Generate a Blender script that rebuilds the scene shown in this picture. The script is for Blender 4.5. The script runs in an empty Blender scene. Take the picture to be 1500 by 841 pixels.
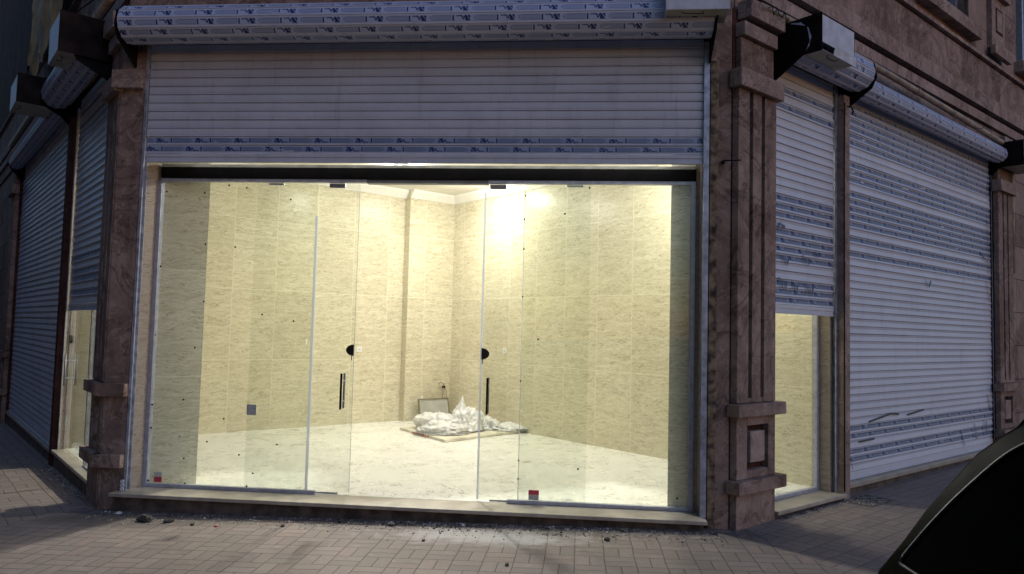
import bpy, bmesh, math, random
from mathutils import Vector, Matrix, noise
random.seed(7)
R_ = math.radians
scene = bpy.context.scene
col = scene.collection
S2 = 2 ** -.5

# ------------------------------------------------------------------ node helpers
class V:
    """wraps a socket so that node maths can be written as expressions"""
    def __init__(s, nt, so): s.nt, s.so = nt, so
    def _m(s, op, *a, clamp=False):
        n = s.nt.nodes.new('ShaderNodeMath'); n.operation = op; n.use_clamp = clamp
        for i, x in enumerate((s,) + a):
            if isinstance(x, V): s.nt.links.new(x.so, n.inputs[i])
            else: n.inputs[i].default_value = x
        return V(s.nt, n.outputs[0])
    def __add__(s, o): return s._m('ADD', o)
    def __sub__(s, o): return s._m('SUBTRACT', o)
    def __mul__(s, o): return s._m('MULTIPLY', o)
    def __truediv__(s, o): return s._m('DIVIDE', o)
    __radd__ = __add__; __rmul__ = __mul__
    def rsub(s, o): return (s * -1) + o
    def lt(s, o): return s._m('LESS_THAN', o)
    def gt(s, o): return s._m('GREATER_THAN', o)
    def mn(s, o): return s._m('MINIMUM', o)
    def mx(s, o): return s._m('MAXIMUM', o)
    def abs(s): return s._m('ABSOLUTE')
    def floor(s): return s._m('FLOOR')
    def fract(s): return s._m('FRACT')
    def pw(s, o): return s._m('POWER', o)
    def sin(s): return s._m('SINE')
    def clamp(s): return s._m('ADD', 0.0, clamp=True)
    def step(s, a, b):
        n = s.nt.nodes.new('ShaderNodeMapRange'); n.interpolation_type = 'SMOOTHSTEP'
        s.nt.links.new(s.so, n.inputs[0]); n.inputs[1].default_value = a; n.inputs[2].default_value = b
        return V(s.nt, n.outputs[0])

class Mat:
    def __init__(s, name):
        s.m = bpy.data.materials.new(name); s.m.use_nodes = True
        s.nt = s.m.node_tree; s.b = s.nt.nodes['Principled BSDF']; s.out = s.nt.nodes['Material Output']
    def node(s, t, **k):
        n = s.nt.nodes.new(t)
        for a, b in k.items(): setattr(n, a, b)
        return n
    def uv(s):
        n = s.node('ShaderNodeUVMap'); n.uv_map = 'UVMap'
        x = s.node('ShaderNodeSeparateXYZ'); s.nt.links.new(n.outputs[0], x.inputs[0])
        return V(s.nt, x.outputs[0]), V(s.nt, x.outputs[1])
    def obj(s):
        n = s.node('ShaderNodeTexCoord'); return n.outputs['Object']
    def pos(s):
        n = s.node('ShaderNodeNewGeometry'); x = s.node('ShaderNodeSeparateXYZ'); s.nt.links.new(n.outputs['Position'], x.inputs[0])
        return V(s.nt, x.outputs[0]), V(s.nt, x.outputs[1]), V(s.nt, x.outputs[2])
    def worldpos(s): return s.node('ShaderNodeNewGeometry').outputs['Position']
    def vec(s, x, y, z=0.0):
        n = s.node('ShaderNodeCombineXYZ')
        for i, a in enumerate((x, y, z)):
            if isinstance(a, V): s.nt.links.new(a.so, n.inputs[i])
            else: n.inputs[i].default_value = a
        return n.outputs[0]
    def noise(s, vec, scale, detail=4, rough=.55, dist=0.0):
        n = s.node('ShaderNodeTexNoise'); n.inputs['Scale'].default_value = scale; n.inputs['Detail'].default_value = detail
        n.inputs['Roughness'].default_value = rough; n.inputs['Distortion'].default_value = dist
        s.nt.links.new(vec, n.inputs['Vector']); return V(s.nt, n.outputs['Fac'])
    def white(s, vec):
        n = s.node('ShaderNodeTexWhiteNoise'); n.noise_dimensions = '3D'; s.nt.links.new(vec, n.inputs['Vector']); return V(s.nt, n.outputs['Value'])
    def vor(s, vec, scale, feature='F1'):
        n = s.node('ShaderNodeTexVoronoi'); n.feature = feature; n.inputs['Scale'].default_value = scale
        s.nt.links.new(vec, n.inputs['Vector']); return V(s.nt, n.outputs['Distance'])
    def mix(s, f, a, b):
        n = s.node('ShaderNodeMix'); n.data_type = 'RGBA'
        if isinstance(f, V): s.nt.links.new(f.so, n.inputs[0])
        else: n.inputs[0].default_value = f
        for i, c in ((6, a), (7, b)):
            if isinstance(c, tuple): n.inputs[i].default_value = (*c[:3], 1)
            else: s.nt.links.new(c, n.inputs[i])
        return n.outputs[2]
    def set(s, color=None, rough=None, metal=None, bump=None, bstr=.3, bdist=.01, spec=None, coat=None, rv=None):
        if color is not None:
            if isinstance(color, tuple): s.b.inputs['Base Color'].default_value = (*color[:3], 1)
            else: s.nt.links.new(color, s.b.inputs['Base Color'])
        if rough is not None:
            if isinstance(rough, V): s.nt.links.new(rough.so, s.b.inputs['Roughness'])
            else: s.b.inputs['Roughness'].default_value = rough
        if metal is not None: s.b.inputs['Metallic'].default_value = metal
        if spec is not None: s.b.inputs['Specular IOR Level'].default_value = spec
        if coat is not None: s.b.inputs['Coat Weight'].default_value = coat
        if bump is not None:
            n = s.node('ShaderNodeBump'); n.inputs['Strength'].default_value = bstr; n.inputs['Distance'].default_value = bdist
            s.nt.links.new(bump.so, n.inputs['Height']); s.nt.links.new(n.outputs[0], s.b.inputs['Normal'])
        return s.m

# ------------------------------------------------------------------ materials
def m_plain(name, c, rough=.5, metal=0, var=.12, scale=8, bump=.0, spec=None):
    M = Mat(name); o = M.obj(); n = M.noise(o, scale, 6)
    d = tuple(max(0, x * (1 - var * 2)) for x in c); l = tuple(min(1, x * (1 + var)) for x in c)
    return M.set(M.mix(n.step(.3, .7), d, l), rough=(n * .25 + (rough - .12)) if rough > .15 else rough, metal=metal, spec=spec,
                 bump=n if bump else None, bstr=bump, bdist=.01)

def m_stone(name, c1, c2, joints=None, dark=.55, scale=1.0):
    """mottled red-brown travertine"""
    M = Mat(name); p = M.worldpos(); u, v = M.uv()
    a = M.noise(p, 1.3 * scale, 7, .6, .8); b = M.noise(p, 6 * scale, 8, .7, .3)
    st = M.mix(a.step(.32, .68), c1, c2)
    st = M.mix(b.step(.42, .72) * .7, st, tuple(x * dark for x in c1))
    big = M.noise(p, 2.6 * scale, 6, .7, 1.5); st = M.mix(big.step(.52, .62) * .45, st, tuple(min(1, x * 1.35) for x in c2))
    w = M.noise(p, .9 * scale, 4, .6, 2.2); vein = (w - .5).abs().step(.0, .022).rsub(1)
    st = M.mix(vein * .6, st, tuple(x * .45 for x in c1))
    w2 = M.noise(p, 2.7 * scale, 3, .6, 1.5); pale = (w2 - .52).abs().step(.0, .02).rsub(1)
    st = M.mix(pale * .3, st, tuple(min(1, x * 1.7) for x in c2))
    chips = M.noise(p, 38 * scale, 3, .6)
    st = M.mix(chips.step(.62, .72) * .5, st, tuple(x * .5 for x in c1))
    # rain dirt running down
    dn = M.noise(M.vec(u * 3.0, v * .35, 0.0), 2.0, 5, .6)
    st = M.mix(dn.step(.5, .8) * .45, st, tuple(x * .3 for x in c1))
    h = chips * .2 + b * .8
    if joints:
        jw, jh = joints
        row = (v / jh).floor(); uu = u / jw + row * .5
        d = ((uu.fract() - .5).abs().rsub(.5) * jw).mn(((v / jh).fract() - .5).abs().rsub(.5) * jh)
        j = d.step(.002, .006).rsub(1)
        tone = M.white(M.vec(uu.floor(), row, 3.0))
        st = M.mix(tone.step(.0, 1.) * .55, st, tuple(min(1, x * 1.25) for x in c2))
        st = M.mix(j, st, (.02, .015, .013)); h = h - j * 2
    M.b.inputs['IOR'].default_value = 1.12
    return M.set(st, rough=.75, bump=h, bstr=.25, bdist=.006)

def m_tile(name, k=1.0, warm=(1, 1, 1), gloss=.28, jt=True):
    """cream serpeggiante marble, horizontal wavy veins, pale grout"""
    M = Mat(name); u, v = M.uv()
    tw, th = .58, .94
    cu, cv = (u / tw).floor(), (v / th).floor()
    r = M.white(M.vec(cu, cv, 1.0)); r2 = M.white(M.vec(cu, cv, 9.0))
    vv = v + r * 7.0; uu = u + r2 * 11.0
    warp = M.noise(M.vec(uu * 2.2, vv * 3.0, 0.0), 2.0, 4, .55)
    n1 = M.noise(M.vec(uu * .9 + warp * .2, vv * 10.0 + warp * 1.2, 0.0), 2.4, 8, .66, .1)
    n2 = M.noise(M.vec(uu * 1.5 + warp * .4, vv * 13.0 + warp * 2.2, 4.0), 2.6, 6, .66, .2)
    n4 = M.noise(M.vec(uu * 2.6 + warp * .4, vv * 20.0 + warp * 2.6, 8.0), 2.6, 5, .64, .2)
    n3 = M.noise(M.vec(uu, vv * 4, 2.0), 1.6, 4)
    msk = M.noise(M.vec(uu * 3.0, vv * 5.0, 6.0), 2.0, 3)
    hi = tuple(a * b * k for a, b in zip((.78, .735, .575), warm)); lo = tuple(a * b * k for a, b in zip((.64, .585, .43), warm))
    dk = tuple(a * b * k for a, b in zip((.24, .185, .10), warm)); pl = tuple(a * b * k for a, b in zip((.84, .81, .68), warm))
    c = M.mix(n1.step(.3, .7), lo, hi)
    c = M.mix(n3.step(.35, .7) * .35, c, lo)
    v1 = (n2 - .5).abs().step(.0, .019).rsub(1) * msk.step(.34, .62)
    v2 = (n4 - .53).abs().step(.0, .018).rsub(1) * msk.step(.66, .40)
    v3 = (n2 - .585).abs().step(.0, .020).rsub(1)
    n5 = M.noise(M.vec(uu * 6, vv * 26, 1.0), 2.4, 6, .7); c = M.mix(n5.step(.42, .68) * .26, c, dk)
    c = M.mix(v3 * .4, c, pl)
    c = M.mix(v1 * 1.0, c, dk)
    c = M.mix(v2 * .42, c, dk)
    h = n1 * .1
    if jt:
        d = (((u / tw).fract() - .5).abs().rsub(.5) * tw).mn(((v / th).fract() - .5).abs().rsub(.5) * th)
        j = d.step(.0022, .0042).rsub(1)
        c = M.mix(j * .7, c, (.88 * k, .84 * k, .70 * k)); h = h - j
    tv = M.white(M.vec(cu, cv, 5.0)); c = M.mix(tv * .16, c, dk)
    return M.set(c, rough=gloss, bump=h, bstr=.12, bdist=.002, spec=.24)

def m_floor():
    M = Mat('polished_floor'); u, v = M.uv()
    s = .6
    a, b = (u * S2 + v * S2), (v * S2 - u * S2)
    r = M.white(M.vec((a / s).floor(), (b / s).floor(), 1.0))
    uu, vv = a + r * 9, b + r * 5
    w = M.noise(M.vec(uu * 1.0, vv * 1.2, 0.0), 2.6, 4, .6, .8)
    g = M.noise(M.vec(uu, vv, 3.0), 2.2, 3)
    vein = (w - .5).abs().step(.0, .011).rsub(1) * g.step(.46, .54)
    w2 = M.noise(M.vec(uu * 1.3, vv * 1.0, 5.0), 3.4, 4, .6, .6)
    vein2 = (w2 - .52).abs().step(.0, .009).rsub(1) * g.step(.55, .60)
    c = M.mix(vein.mx(vein2) * 1.0, (.87, .87, .81), (.22, .19, .15))
    c = M.mix(M.noise(M.vec(uu, vv, 1.0), 1.3, 3).step(.4, .8) * .3, c, (.78, .77, .69))
    d = (((a / s).fract() - .5).abs().rsub(.5) * s).mn(((b / s).fract() - .5).abs().rsub(.5) * s)
    j = d.step(.0008, .0022).rsub(1); c = M.mix(j * .35, c, (.5, .48, .42))
    dust = M.noise(M.vec(u, v, 0.0), 3.0, 6, .7)
    return M.set(c, rough=dust * .35 + .12)

def m_pavers(name, rot, base=(.255, .20, .172), powder=False):
    """basket-weave concrete paving blocks"""
    M = Mat(name); X, Y, Z = M.pos(); ca, sa = math.cos(rot), math.sin(rot)
    wob = M.noise(M.worldpos(), 1.7, 2)
    a = (X * ca + Y * sa) + wob * .025; b = (Y * ca - X * sa) + wob * .03
    s = .2
    ci, cj = (a / s).floor(), (b / s).floor()
    par = ((ci + cj) / 2).fract().gt(.25)
    fu, fv = (a / s).fract(), (b / s).fract()
    sq = ((fu - .5).abs().rsub(.5)).mn((fv - .5).abs().rsub(.5)) * s
    md = ((fu - .5).abs() * par + (fv - .5).abs() * par.rsub(1)) * s
    rag = M.noise(M.worldpos(), 40, 3) * .004
    d = sq.mn(md) + rag - .0012
    j = d.step(.0026, .0058).rsub(1)
    half = fu.gt(.5) * par + fv.gt(.5) * par.rsub(1)
    t = M.white(M.vec(ci, cj, half)); t2 = M.white(M.vec(ci, cj, half + 4))
    c = M.mix(t, tuple(x * .82 for x in base), tuple(x * 1.08 for x in base))
    c = M.mix(t2.step(.6, 1) * .5, c, (base[0] * 1.08, base[1] * .95, base[2] * .9))
    gr = M.noise(M.worldpos(), 160, 4, .8); st = M.noise(M.worldpos(), 1.1, 6, .65)
    sp = M.noise(M.worldpos(), 9, 6, .7)
    c = M.mix(gr.step(.35, .70) * .6, c, tuple(x * .5 for x in base))
    c = M.mix(st.step(.45, .75) * .5, c, tuple(x * .55 for x in base))
    md2 = M.noise(M.worldpos(), 28, 6, .7); c = M.mix(md2.step(.5, .7) * .45, c, tuple(x * .55 for x in base))
    c = M.mix(sp.step(.55, .75) * .4, c, tuple(min(1, x * 1.5) for x in base))
    h = j.rsub(1) * 1.0 + gr * .25 + t * .25 + md2 * .2
    c = M.mix(j * (sp * .8 + .3).mn(1.0), c, (.016, .012, .010))
    if powder:
        # dusty plaster spilt in front of the sill
        dx = (X - .75) / 1.15; dy = (Y + .62) / .33
        rr = (dx * dx + dy * dy).pw(.5)
        pn = M.noise(M.worldpos(), 5, 7, .75); f = (rr.rsub(1) + (pn - .5) * 1.8).step(.1, .8)
        c = M.mix(f * .62, c, (.50, .48, .46))
        edge = (Y + .32).abs().step(.02, .34).rsub(1) * M.noise(M.worldpos(), 14, 7, .75).step(.36, .58)
        c = M.mix(edge * .8, c, (.07, .06, .055))
        # tobacco-brown patch by the left end
        spx = (X + 2.2) / .8; spy = (Y + .55) / .25
        f2 = ((spx * spx + spy * spy).rsub(1) + (pn - .5) * 2).step(.1, .7)
        c = M.mix(f2 * .45, c, (.06, .05, .045))
    return M.set(c, rough=.8, bump=h, bstr=.55, bdist=.006)

def m_shutter(name, base=(.56, .56, .60), flip=False, dirt=1.0, f1=(.30, .34, .43), f2=(.20, .24, .32)):
    """painted aluminium slats, some rows still in printed protective film (face attribute 'film')"""
    M = Mat(name); u, v = M.uv()
    at = M.node('ShaderNodeAttribute'); at.attribute_type = 'GEOMETRY'; at.attribute_name = 'film'; film0 = V(M.nt, at.outputs['Fac'])
    n = M.noise(M.vec(u, v * .08, 0.0), 2.2, 6, .65); n2 = M.noise(M.vec(u * 1.0, v * .0735, 2.0), 22, 5, .7)
    c = M.mix(n.step(.35, .75) * .5 * dirt, base, tuple(x * .66 for x in base))
    c = M.mix(n2.step(.55, .8) * .35 * dirt, c, tuple(x * .5 for x in base))
    gs = M.noise(M.vec(u * 5.0, v * .04, 7.0), 2.0, 6, .7); c = M.mix(gs.step(.5, .75) * .35 * dirt, c, (.16, .15, .16))
    sl = M.white(M.vec(v.floor(), 0.0, 0.0)); c = M.mix(sl * .28, c, tuple(x * .8 for x in base))
    row = v.floor(); shift = M.white(M.vec(row, 5.0, 0.0)) * .9
    q = ((u / .352) + shift)
    if flip: q = q * -1
    q = q.fract(); y = (v.fract() - .25) / .61
    if flip: y = y.rsub(1)
    # ragged missing bits of film
    tear = M.noise(M.vec(u * 1.3, v * .5, 1.0), 2.6, 5, .6)
    film = film0 * tear.step(.665, .675).rsub(1) * y.gt(0.02) * y.lt(.98)
    inb = lambda w, a, b: w.gt(a) * w.lt(b)
    flag = inb(q, .0, .115) * inb(y, .10, .96) * ((q * 7 + y * .75 - .62).abs().gt(.06))
    ax = (q - .158) ; ay = (y - .06) / .72
    legs = ((ax.abs() - (ay.rsub(1)) * .05).abs().lt(.014)) * inb(y, .06, .78)
    bar = inb(y, .26, .36) * ax.abs().lt(.035)
    txt = inb(q, .205, .32) * inb(y, .1, .30) * (M.noise(M.vec(q * 90, 1.0, 1.0), 1.0, 1).gt(.43))
    bk = inb(q, .365, .405) * inb(y, .1, .95) * ((y - .5) * (y - .5) * .08 + q - .37).gt(.0)
    rect = inb(q, .43, .87) * inb(y, .1, .92)
    rin = inb(q, .437, .863) * inb(y, .17, .85)
    lines = rin * ((y * 5).fract().lt(.22)) * q.lt(.84)
    tick = inb(q, .885, .9).mx(inb(q, .91, .92)) * inb(y, .2, .8)
    ink = flag.mx(legs).mx(bar).mx(txt).mx(bk)
    mid = (rect - rin).mx(tick).mx(lines * .55)
    fb = M.mix(rin * .7, f1, f2)
    fb = M.mix(mid * .8, fb, (.08, .11, .18))
    fb = M.mix(ink, fb, (.012, .03, .13))
    wr = M.noise(M.vec(u, v * .08, 6.0), 30, 4, .7); fb = M.mix(wr.step(.5, .8) * .4, fb, (.38, .41, .48))
    c = M.mix(film, c, fb)
    return M.set(c, rough=.42, bump=n2 * .3 + film * .5, bstr=.15, bdist=.002, spec=.45)

def m_glass(name, tint=(.962, .972, .952), refl=.05):
    M = Mat(name); nt = M.nt; nt.nodes.remove(M.b)
    t = M.node('ShaderNodeBsdfTransparent'); t.inputs[0].default_value = (*tint, 1)
    g = M.node('ShaderNodeBsdfGlossy'); g.inputs['Roughness'].default_value = .02; g.inputs[0].default_value = (.9, .95, .95, 1)
    ge = M.node('ShaderNodeNewGeometry'); dt = M.node('ShaderNodeVectorMath', operation='DOT_PRODUCT')
    nt.links.new(ge.outputs['Normal'], dt.inputs[0]); nt.links.new(ge.outputs['Incoming'], dt.inputs[1])
    f = V(nt, dt.outputs['Value']).abs().rsub(1).pw(5.0) * .9 + .03
    d = M.node('ShaderNodeBsdfDiffuse'); d.inputs[0].default_value = (.75, .78, .76, 1)
    u = M.worldpos(); zz = M.pos()[2]; sm = M.noise(u, 1.8, 6, .7).step(.42, .8) * .035 + .004 + zz.step(.5, .03) * M.noise(u, 14, 6, .7).step(.3, .7) * .06
    mx = M.node('ShaderNodeMixShader'); nt.links.new(f.so, mx.inputs[0]); nt.links.new(t.outputs[0], mx.inputs[1]); nt.links.new(g.outputs[0], mx.inputs[2])
    m2 = M.node('ShaderNodeMixShader'); nt.links.new(sm.so, m2.inputs[0]); nt.links.new(mx.outputs[0], m2.inputs[1]); nt.links.new(d.outputs[0], m2.inputs[2])
    nt.links.new(m2.outputs[0], M.out.inputs[0]); return M.m

def m_emit(name, c, s):
    M = Mat(name); M.b.inputs['Emission Color'].default_value = (*c, 1); M.b.inputs['Emission Strength'].default_value = s
    return M.set(c, rough=.4)

STONE = m_stone('red_travertine', (.18, .122, .10), (.31, .228, .19))
STONE_J = m_stone('travertine_slabs', (.17, .12, .10), (.29, .215, .18), joints=(.95, .46))
STONE_D = m_stone('shaded_travertine', (.055, .024, .02), (.08, .04, .032))  # same travertine darkened, the shade of grooves and recesses put into its colour
STONE_P = m_stone('pale_travertine', (.27, .195, .165), (.36, .275, .24))
TILE = m_tile('cream_marble_tile')
JAMB = m_tile('shade_toned_marble_jamb', k=.55, warm=(1.0, .90, .95), gloss=.5, jt=False)  # tile marble darkened and greyed in colour, as the jamb stands unlit
SILL = m_plain('cut_marble_sill', (.38, .33, .265), .35, var=.14, scale=5, bump=.05)
SILL_U = m_plain('mortar_under_sill', (.11, .085, .07), .9, var=.3, scale=9, bump=.5)
FLOOR = m_floor()
PAV_F = m_pavers('pavers_front', 0, powder=True)
PAV_R = m_pavers('pavers_right', R_(45))
PAV_L = m_pavers('pavers_left', R_(-45))
ROAD = m_plain('asphalt', (.05, .05, .05), .85, var=.3, scale=30, bump=.6)
SHUT = m_shutter('shutter_aluminium', base=(.55, .57, .64), f1=(.25, .31, .45), f2=(.14, .19, .30))
SHUTR = m_shutter('shutter_aluminium_white', base=(.61, .63, .69), dirt=.6, f1=(.25, .285, .37), f2=(.155, .185, .255))
ROLLM = m_shutter('shutter_roll_film', flip=True, base=(.54, .56, .66), f1=(.42, .48, .66), f2=(.27, .32, .48))
GLASS = m_glass('clear_pane')
GLASS_D = m_glass('door_pane', (.962, .974, .958))
WGLASS = m_plain('window_glass', (.03, .04, .055), .08, var=.2, spec=.8)
ALU = m_plain('brushed_aluminium', (.42, .43, .50), .35, metal=.35, var=.1, scale=20)
ALU_D = m_plain('dull_aluminium', (.20, .20, .21), .45, metal=.3, var=.1)
RAIL = m_plain('guide_rail_metal', (.40, .42, .50), .4, metal=.4, var=.2, scale=14)
BLACK = m_plain('black_steel', (.007, .006, .006), .6, var=.2, spec=.1)
RUST = m_plain('dark_rusty_plate', (.016, .010, .009), .75, var=.45, scale=6, bump=.3, spec=.15)
WHITE = m_plain('white_painted_sheet', (.52, .54, .60), .45, var=.1, scale=9)
CREAMP = m_plain('cream_sheet_metal', (.40, .37, .29), .5, var=.12, scale=9)
PLASTER = m_plain('ceiling_plaster', (.78, .76, .70), .8, var=.04, scale=3)
def m_translucent(name, c, t=.6, tr=.25):
    M = Mat(name); nt = M.nt; M.set(c, rough=.35)
    a = M.node('ShaderNodeBsdfTranslucent'); a.inputs[0].default_value = (*c, 1); b = M.node('ShaderNodeBsdfTransparent')
    m1 = M.node('ShaderNodeMixShader'); m1.inputs[0].default_value = t; nt.links.new(M.b.outputs[0], m1.inputs[1]); nt.links.new(a.outputs[0], m1.inputs[2])
    m2 = M.node('ShaderNodeMixShader'); m2.inputs[0].default_value = tr; nt.links.new(m1.outputs[0], m2.inputs[1]); nt.links.new(b.outputs[0], m2.inputs[2])
    nt.links.new(m2.outputs[0], M.out.inputs[0]); return M.m
SEAL = m_translucent('clear_edge_seal', (.62, .65, .70), .35, .35)
SEAL_D = m_translucent('grey_edge_seal', (.45, .47, .45), .6, .5)
PIPEM = m_plain('beige_pvc', (.34, .265, .19), .45, var=.2, scale=7)
BAG = m_plain('white_plastic_sheeting', (.74, .74, .72), .32, var=.10, scale=22)
BOARD = m_plain('plaster_board', (.70, .66, .54), .7, var=.12, scale=6)
REDP = m_plain('red_print', (.50, .04, .07), .5, var=.1)
GREYP = m_plain('grey_print', (.46, .47, .44), .5, var=.2, scale=90)
SWITCH = m_plain('switch_plastic', (.80, .80, .76), .35, var=.03)
CARP = m_plain('black_car_paint', (.0012, .0014, .002), .4, var=.1, spec=.02)
CARG = m_plain('dark_tinted_glass', (.0010, .0013, .0022), .10, var=.1, spec=.015)
for _m in (CARP, CARG): _m.node_tree.nodes['Principled BSDF'].inputs['IOR'].default_value = 1.06; _m.node_tree.nodes['Principled BSDF'].inputs['Specular IOR Level'].default_value = .3
CHROME = m_plain('worn_chrome_trim', (.045, .047, .055), .45, metal=.6, var=.2)
RUB = m_plain('black_rubber', (.015, .015, .016), .8, var=.2)
GRAVEL = m_plain('loose_gravel', (.33, .29, .25), .9, var=.5, scale=25)
RUBBLE = m_plain('plaster_rubble', (.42, .38, .34), .95, var=.5, scale=12, spec=0)
TARP = m_plain('ochre_plastic_tarp', (.42, .24, .08), .55, var=.35, scale=3, bump=.2)
TARP.node_tree.nodes['Principled BSDF'].inputs['IOR'].default_value = 1.15
FILMSCRAP = m_plain('curled_film_scrap', (.02, .025, .05), .4, var=.3)

# ------------------------------------------------------------------ mesh helpers
def finish(name, bm, mat, parent=None, smooth=False, recalc=True, uv=True):
    if recalc: bmesh.ops.recalc_face_normals(bm, faces=bm.faces)
    if uv:
        l = bm.loops.layers.uv.new('UVMap') if not bm.loops.layers.uv else bm.loops.layers.uv[0]
        for f in bm.faces:
            n = f.normal
            if abs(n.z) > .7:
                for lp in f.loops: lp[l].uv = (lp.vert.co.x, lp.vert.co.y)
            else:
                t = Vector((-n.y, n.x, 0)); t.normalize()
                for lp in f.loops: lp[l].uv = (lp.vert.co.dot(t), lp.vert.co.z)
    me = bpy.data.meshes.new(name); bm.to_mesh(me); bm.free(); me.materials.append(mat)
    if smooth:
        for p in me.polygons: p.use_smooth = True
    o = bpy.data.objects.new(name, me); col.objects.link(o)
    if parent: o.parent = parent
    return o
def box(bm, x0, x1, y0, y1, z0, z1, bev=0):
    vs = [bm.verts.new((x, y, z)) for x in (x0, x1) for y in (y0, y1) for z in (z0, z1)]
    fs = [bm.faces.new([vs[i] for i in q]) for q in ((0, 1, 3, 2), (4, 6, 7, 5), (0, 4, 5, 1), (2, 3, 7, 6), (0, 2, 6, 4), (1, 5, 7, 3))]
    if bev:
        es = list({e for f in fs for e in f.edges}); bmesh.ops.recalc_face_normals(bm, faces=fs)
        bmesh.ops.bevel(bm, geom=es, offset=bev, segments=2, affect='EDGES', profile=.5)
    return vs
def prism(bm, poly, z0, z1):
    a = [bm.verts.new((x, y, z0)) for x, y in poly]; b = [bm.verts.new((x, y, z1)) for x, y in poly]
    n = len(poly)
    for i in range(n): bm.faces.new((a[i], a[(i + 1) % n], b[(i + 1) % n], b[i]))
    bm.faces.new(a[::-1]); bm.faces.new(b)
def tube(bm, pts, r, seg=8, cap=True):
    pts = [Vector(p) for p in pts]; rings = []
    for i, p in enumerate(pts):
        d = (pts[min(i + 1, len(pts) - 1)] - pts[max(i - 1, 0)]).normalized()
        up = Vector((0, 0, 1)) if abs(d.z) < .9 else Vector((1, 0, 0))
        a = d.cross(up).normalized(); b = d.cross(a)
        rr = r[i] if isinstance(r, (list, tuple)) else r
        rings.append([bm.verts.new(p + a * math.cos(t) * rr + b * math.sin(t) * rr) for t in [2 * math.pi * k / seg for k in range(seg)]])
    for i in range(len(rings) - 1):
        for k in range(seg):
            bm.faces.new((rings[i][k], rings[i][(k + 1) % seg], rings[i + 1][(k + 1) % seg], rings[i + 1][k]))
    if cap: bm.faces.new(rings[0]); bm.faces.new(rings[-1][::-1])
BM = bmesh.new
def B(name, mat, parent, *dims, bev=0, frame=None):
    bm = BM(); box(bm, *dims, bev=bev)
    if frame: xf(bm, frame)
    return finish(name, bm, mat, parent)
def xf(bm, frame):
    """frame 'R' / 'L': mesh was written in (u along street, w towards the road, z)"""
    for v in bm.verts: v.co = F(frame, *v.co)
def F(frame, u, w, z=0.0):
    if frame == 'R': return Vector(((u + w) * S2, (u - w) * S2, z))
    if frame == 'L': return Vector((-(u + w) * S2, (u - w) * S2, z))
    return Vector((u, -w, z))            # 'F': w towards the camera
def Fxy(frame, u, w): p = F(frame, u, w); return (p.x, p.y)
def tag(o, label=None, cat=None, group=None, kind=None):
    if label: o['label'] = label
    if cat: o['category'] = cat
    if group: o['group'] = group
    if kind: o['kind'] = kind
    return o
def empty(name, loc=(0, 0, 0), label=None, cat=None, group=None):
    o = bpy.data.objects.new(name, None); col.objects.link(o); o.location = loc; o.empty_display_size = .1
    return tag(o, label, cat, group)
def child_fix(root):
    """parts were modelled in world space: keep them there although the root stands at its base"""
    inv = Matrix.Translation(root.location).inverted()
    for c in root.children: c.matrix_parent_inverse = inv

gz = lambda x: -.118 + .016 * x

# ------------------------------------------------------------------ ground
def sheet(name, poly, dz, mat, z=None):
    bm = BM(); f = bm.faces.new([bm.verts.new((x, y, (gz(x) if z is None else z) + dz)) for x, y in poly])
    if f.normal.z < 0: f.normal_flip()
    bm.normal_update()
    if bm.faces[:][0].normal.z < 0: bmesh.ops.reverse_faces(bm, faces=bm.faces[:])
    return tag(finish(name, bm, mat, recalc=False), kind='structure')
sheet('road', [(-150, -150), (150, -150), (150, 150), (-150, 150)], -.135, ROAD)
# pavement: front chamfer strip and the two street strips, with kerb
K = 3.0
cR, cL = (2.62 + .41 * (K), -.2 - K), (-2.62 - .41 * K, -.2 - K)
fr = (2.50, .3); fl = (-2.50, .3)
sheet('pavement_front', [cL, cR, (2.53, .3), (-2.53, .3)], 0, PAV_F)
sheet('pavement_right', [cR, (F('R', 60, 2.05 + K).x, F('R', 60, 2.05 + K).y), Fxy('R', 60, 1.6), (2.53, .3)], 0, PAV_R)
sheet('pavement_left', [(F('L', 60, 2.05 + K).x, F('L', 60, 2.05 + K).y), cL, (-2.53, .3), Fxy('L', 60, 1.6)], 0, PAV_L)
bm = BM()
pts = [Fxy('L', 60, 2.05 + K), cL, cR, Fxy('R', 60, 2.05 + K)]
pts2 = [Fxy('L', 60, 2.20 + K), (cL[0] - .06, cL[1] - .15), (cR[0] + .06, cR[1] - .15), Fxy('R', 60, 2.20 + K)]
for i in range(3):
    q = [pts[i], pts[i + 1], pts2[i + 1], pts2[i]]
    a = [bm.verts.new((x, y, gz(x) - .3)) for x, y in q]; b = [bm.verts.new((x, y, gz(x) + .002)) for x, y in q]
    for k in range(4): bm.faces.new((a[k], a[(k + 1) % 4], b[(k + 1) % 4], b[k]))
    bm.faces.new(b)
tag(finish('kerb', bm, SILL_U), kind='structure')

# interior floor and ceiling
flo = [Fxy('L', 4.46, 1.86), (-2.62, .0), (2.5, .0), Fxy('R', 3.43, 1.79), Fxy('R', 3.43, -4.46)]
bm = BM(); f = bm.faces.new([bm.verts.new((x, y, 0)) for x, y in flo]); bm.normal_update()
if f.normal.z < 0: f.normal_flip()
tag(finish('shop_floor', bm, FLOOR, recalc=False), kind='structure')
bm = BM(); prism(bm, [Fxy('L', 4.6, 1.72), (-2.5, .0), (2.4, .0), Fxy('R', 3.6, 1.7), Fxy('R', 3.6, -4.7), Fxy('R', -1.75, -4.7)], 3.53, 3.6)
tag(finish('shop_ceiling', bm, PLASTER), kind='structure')

# ------------------------------------------------------------------ building
shop = empty('corner_building', (0, 0, 0), 'corner building of red brown stone whose lit empty shop fills the cut off corner', 'building')
def P(name, mat, *dims, bev=0, frame=None, parent=None): return B(name, mat, parent or shop, *dims, bev=bev, frame=frame)

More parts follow.
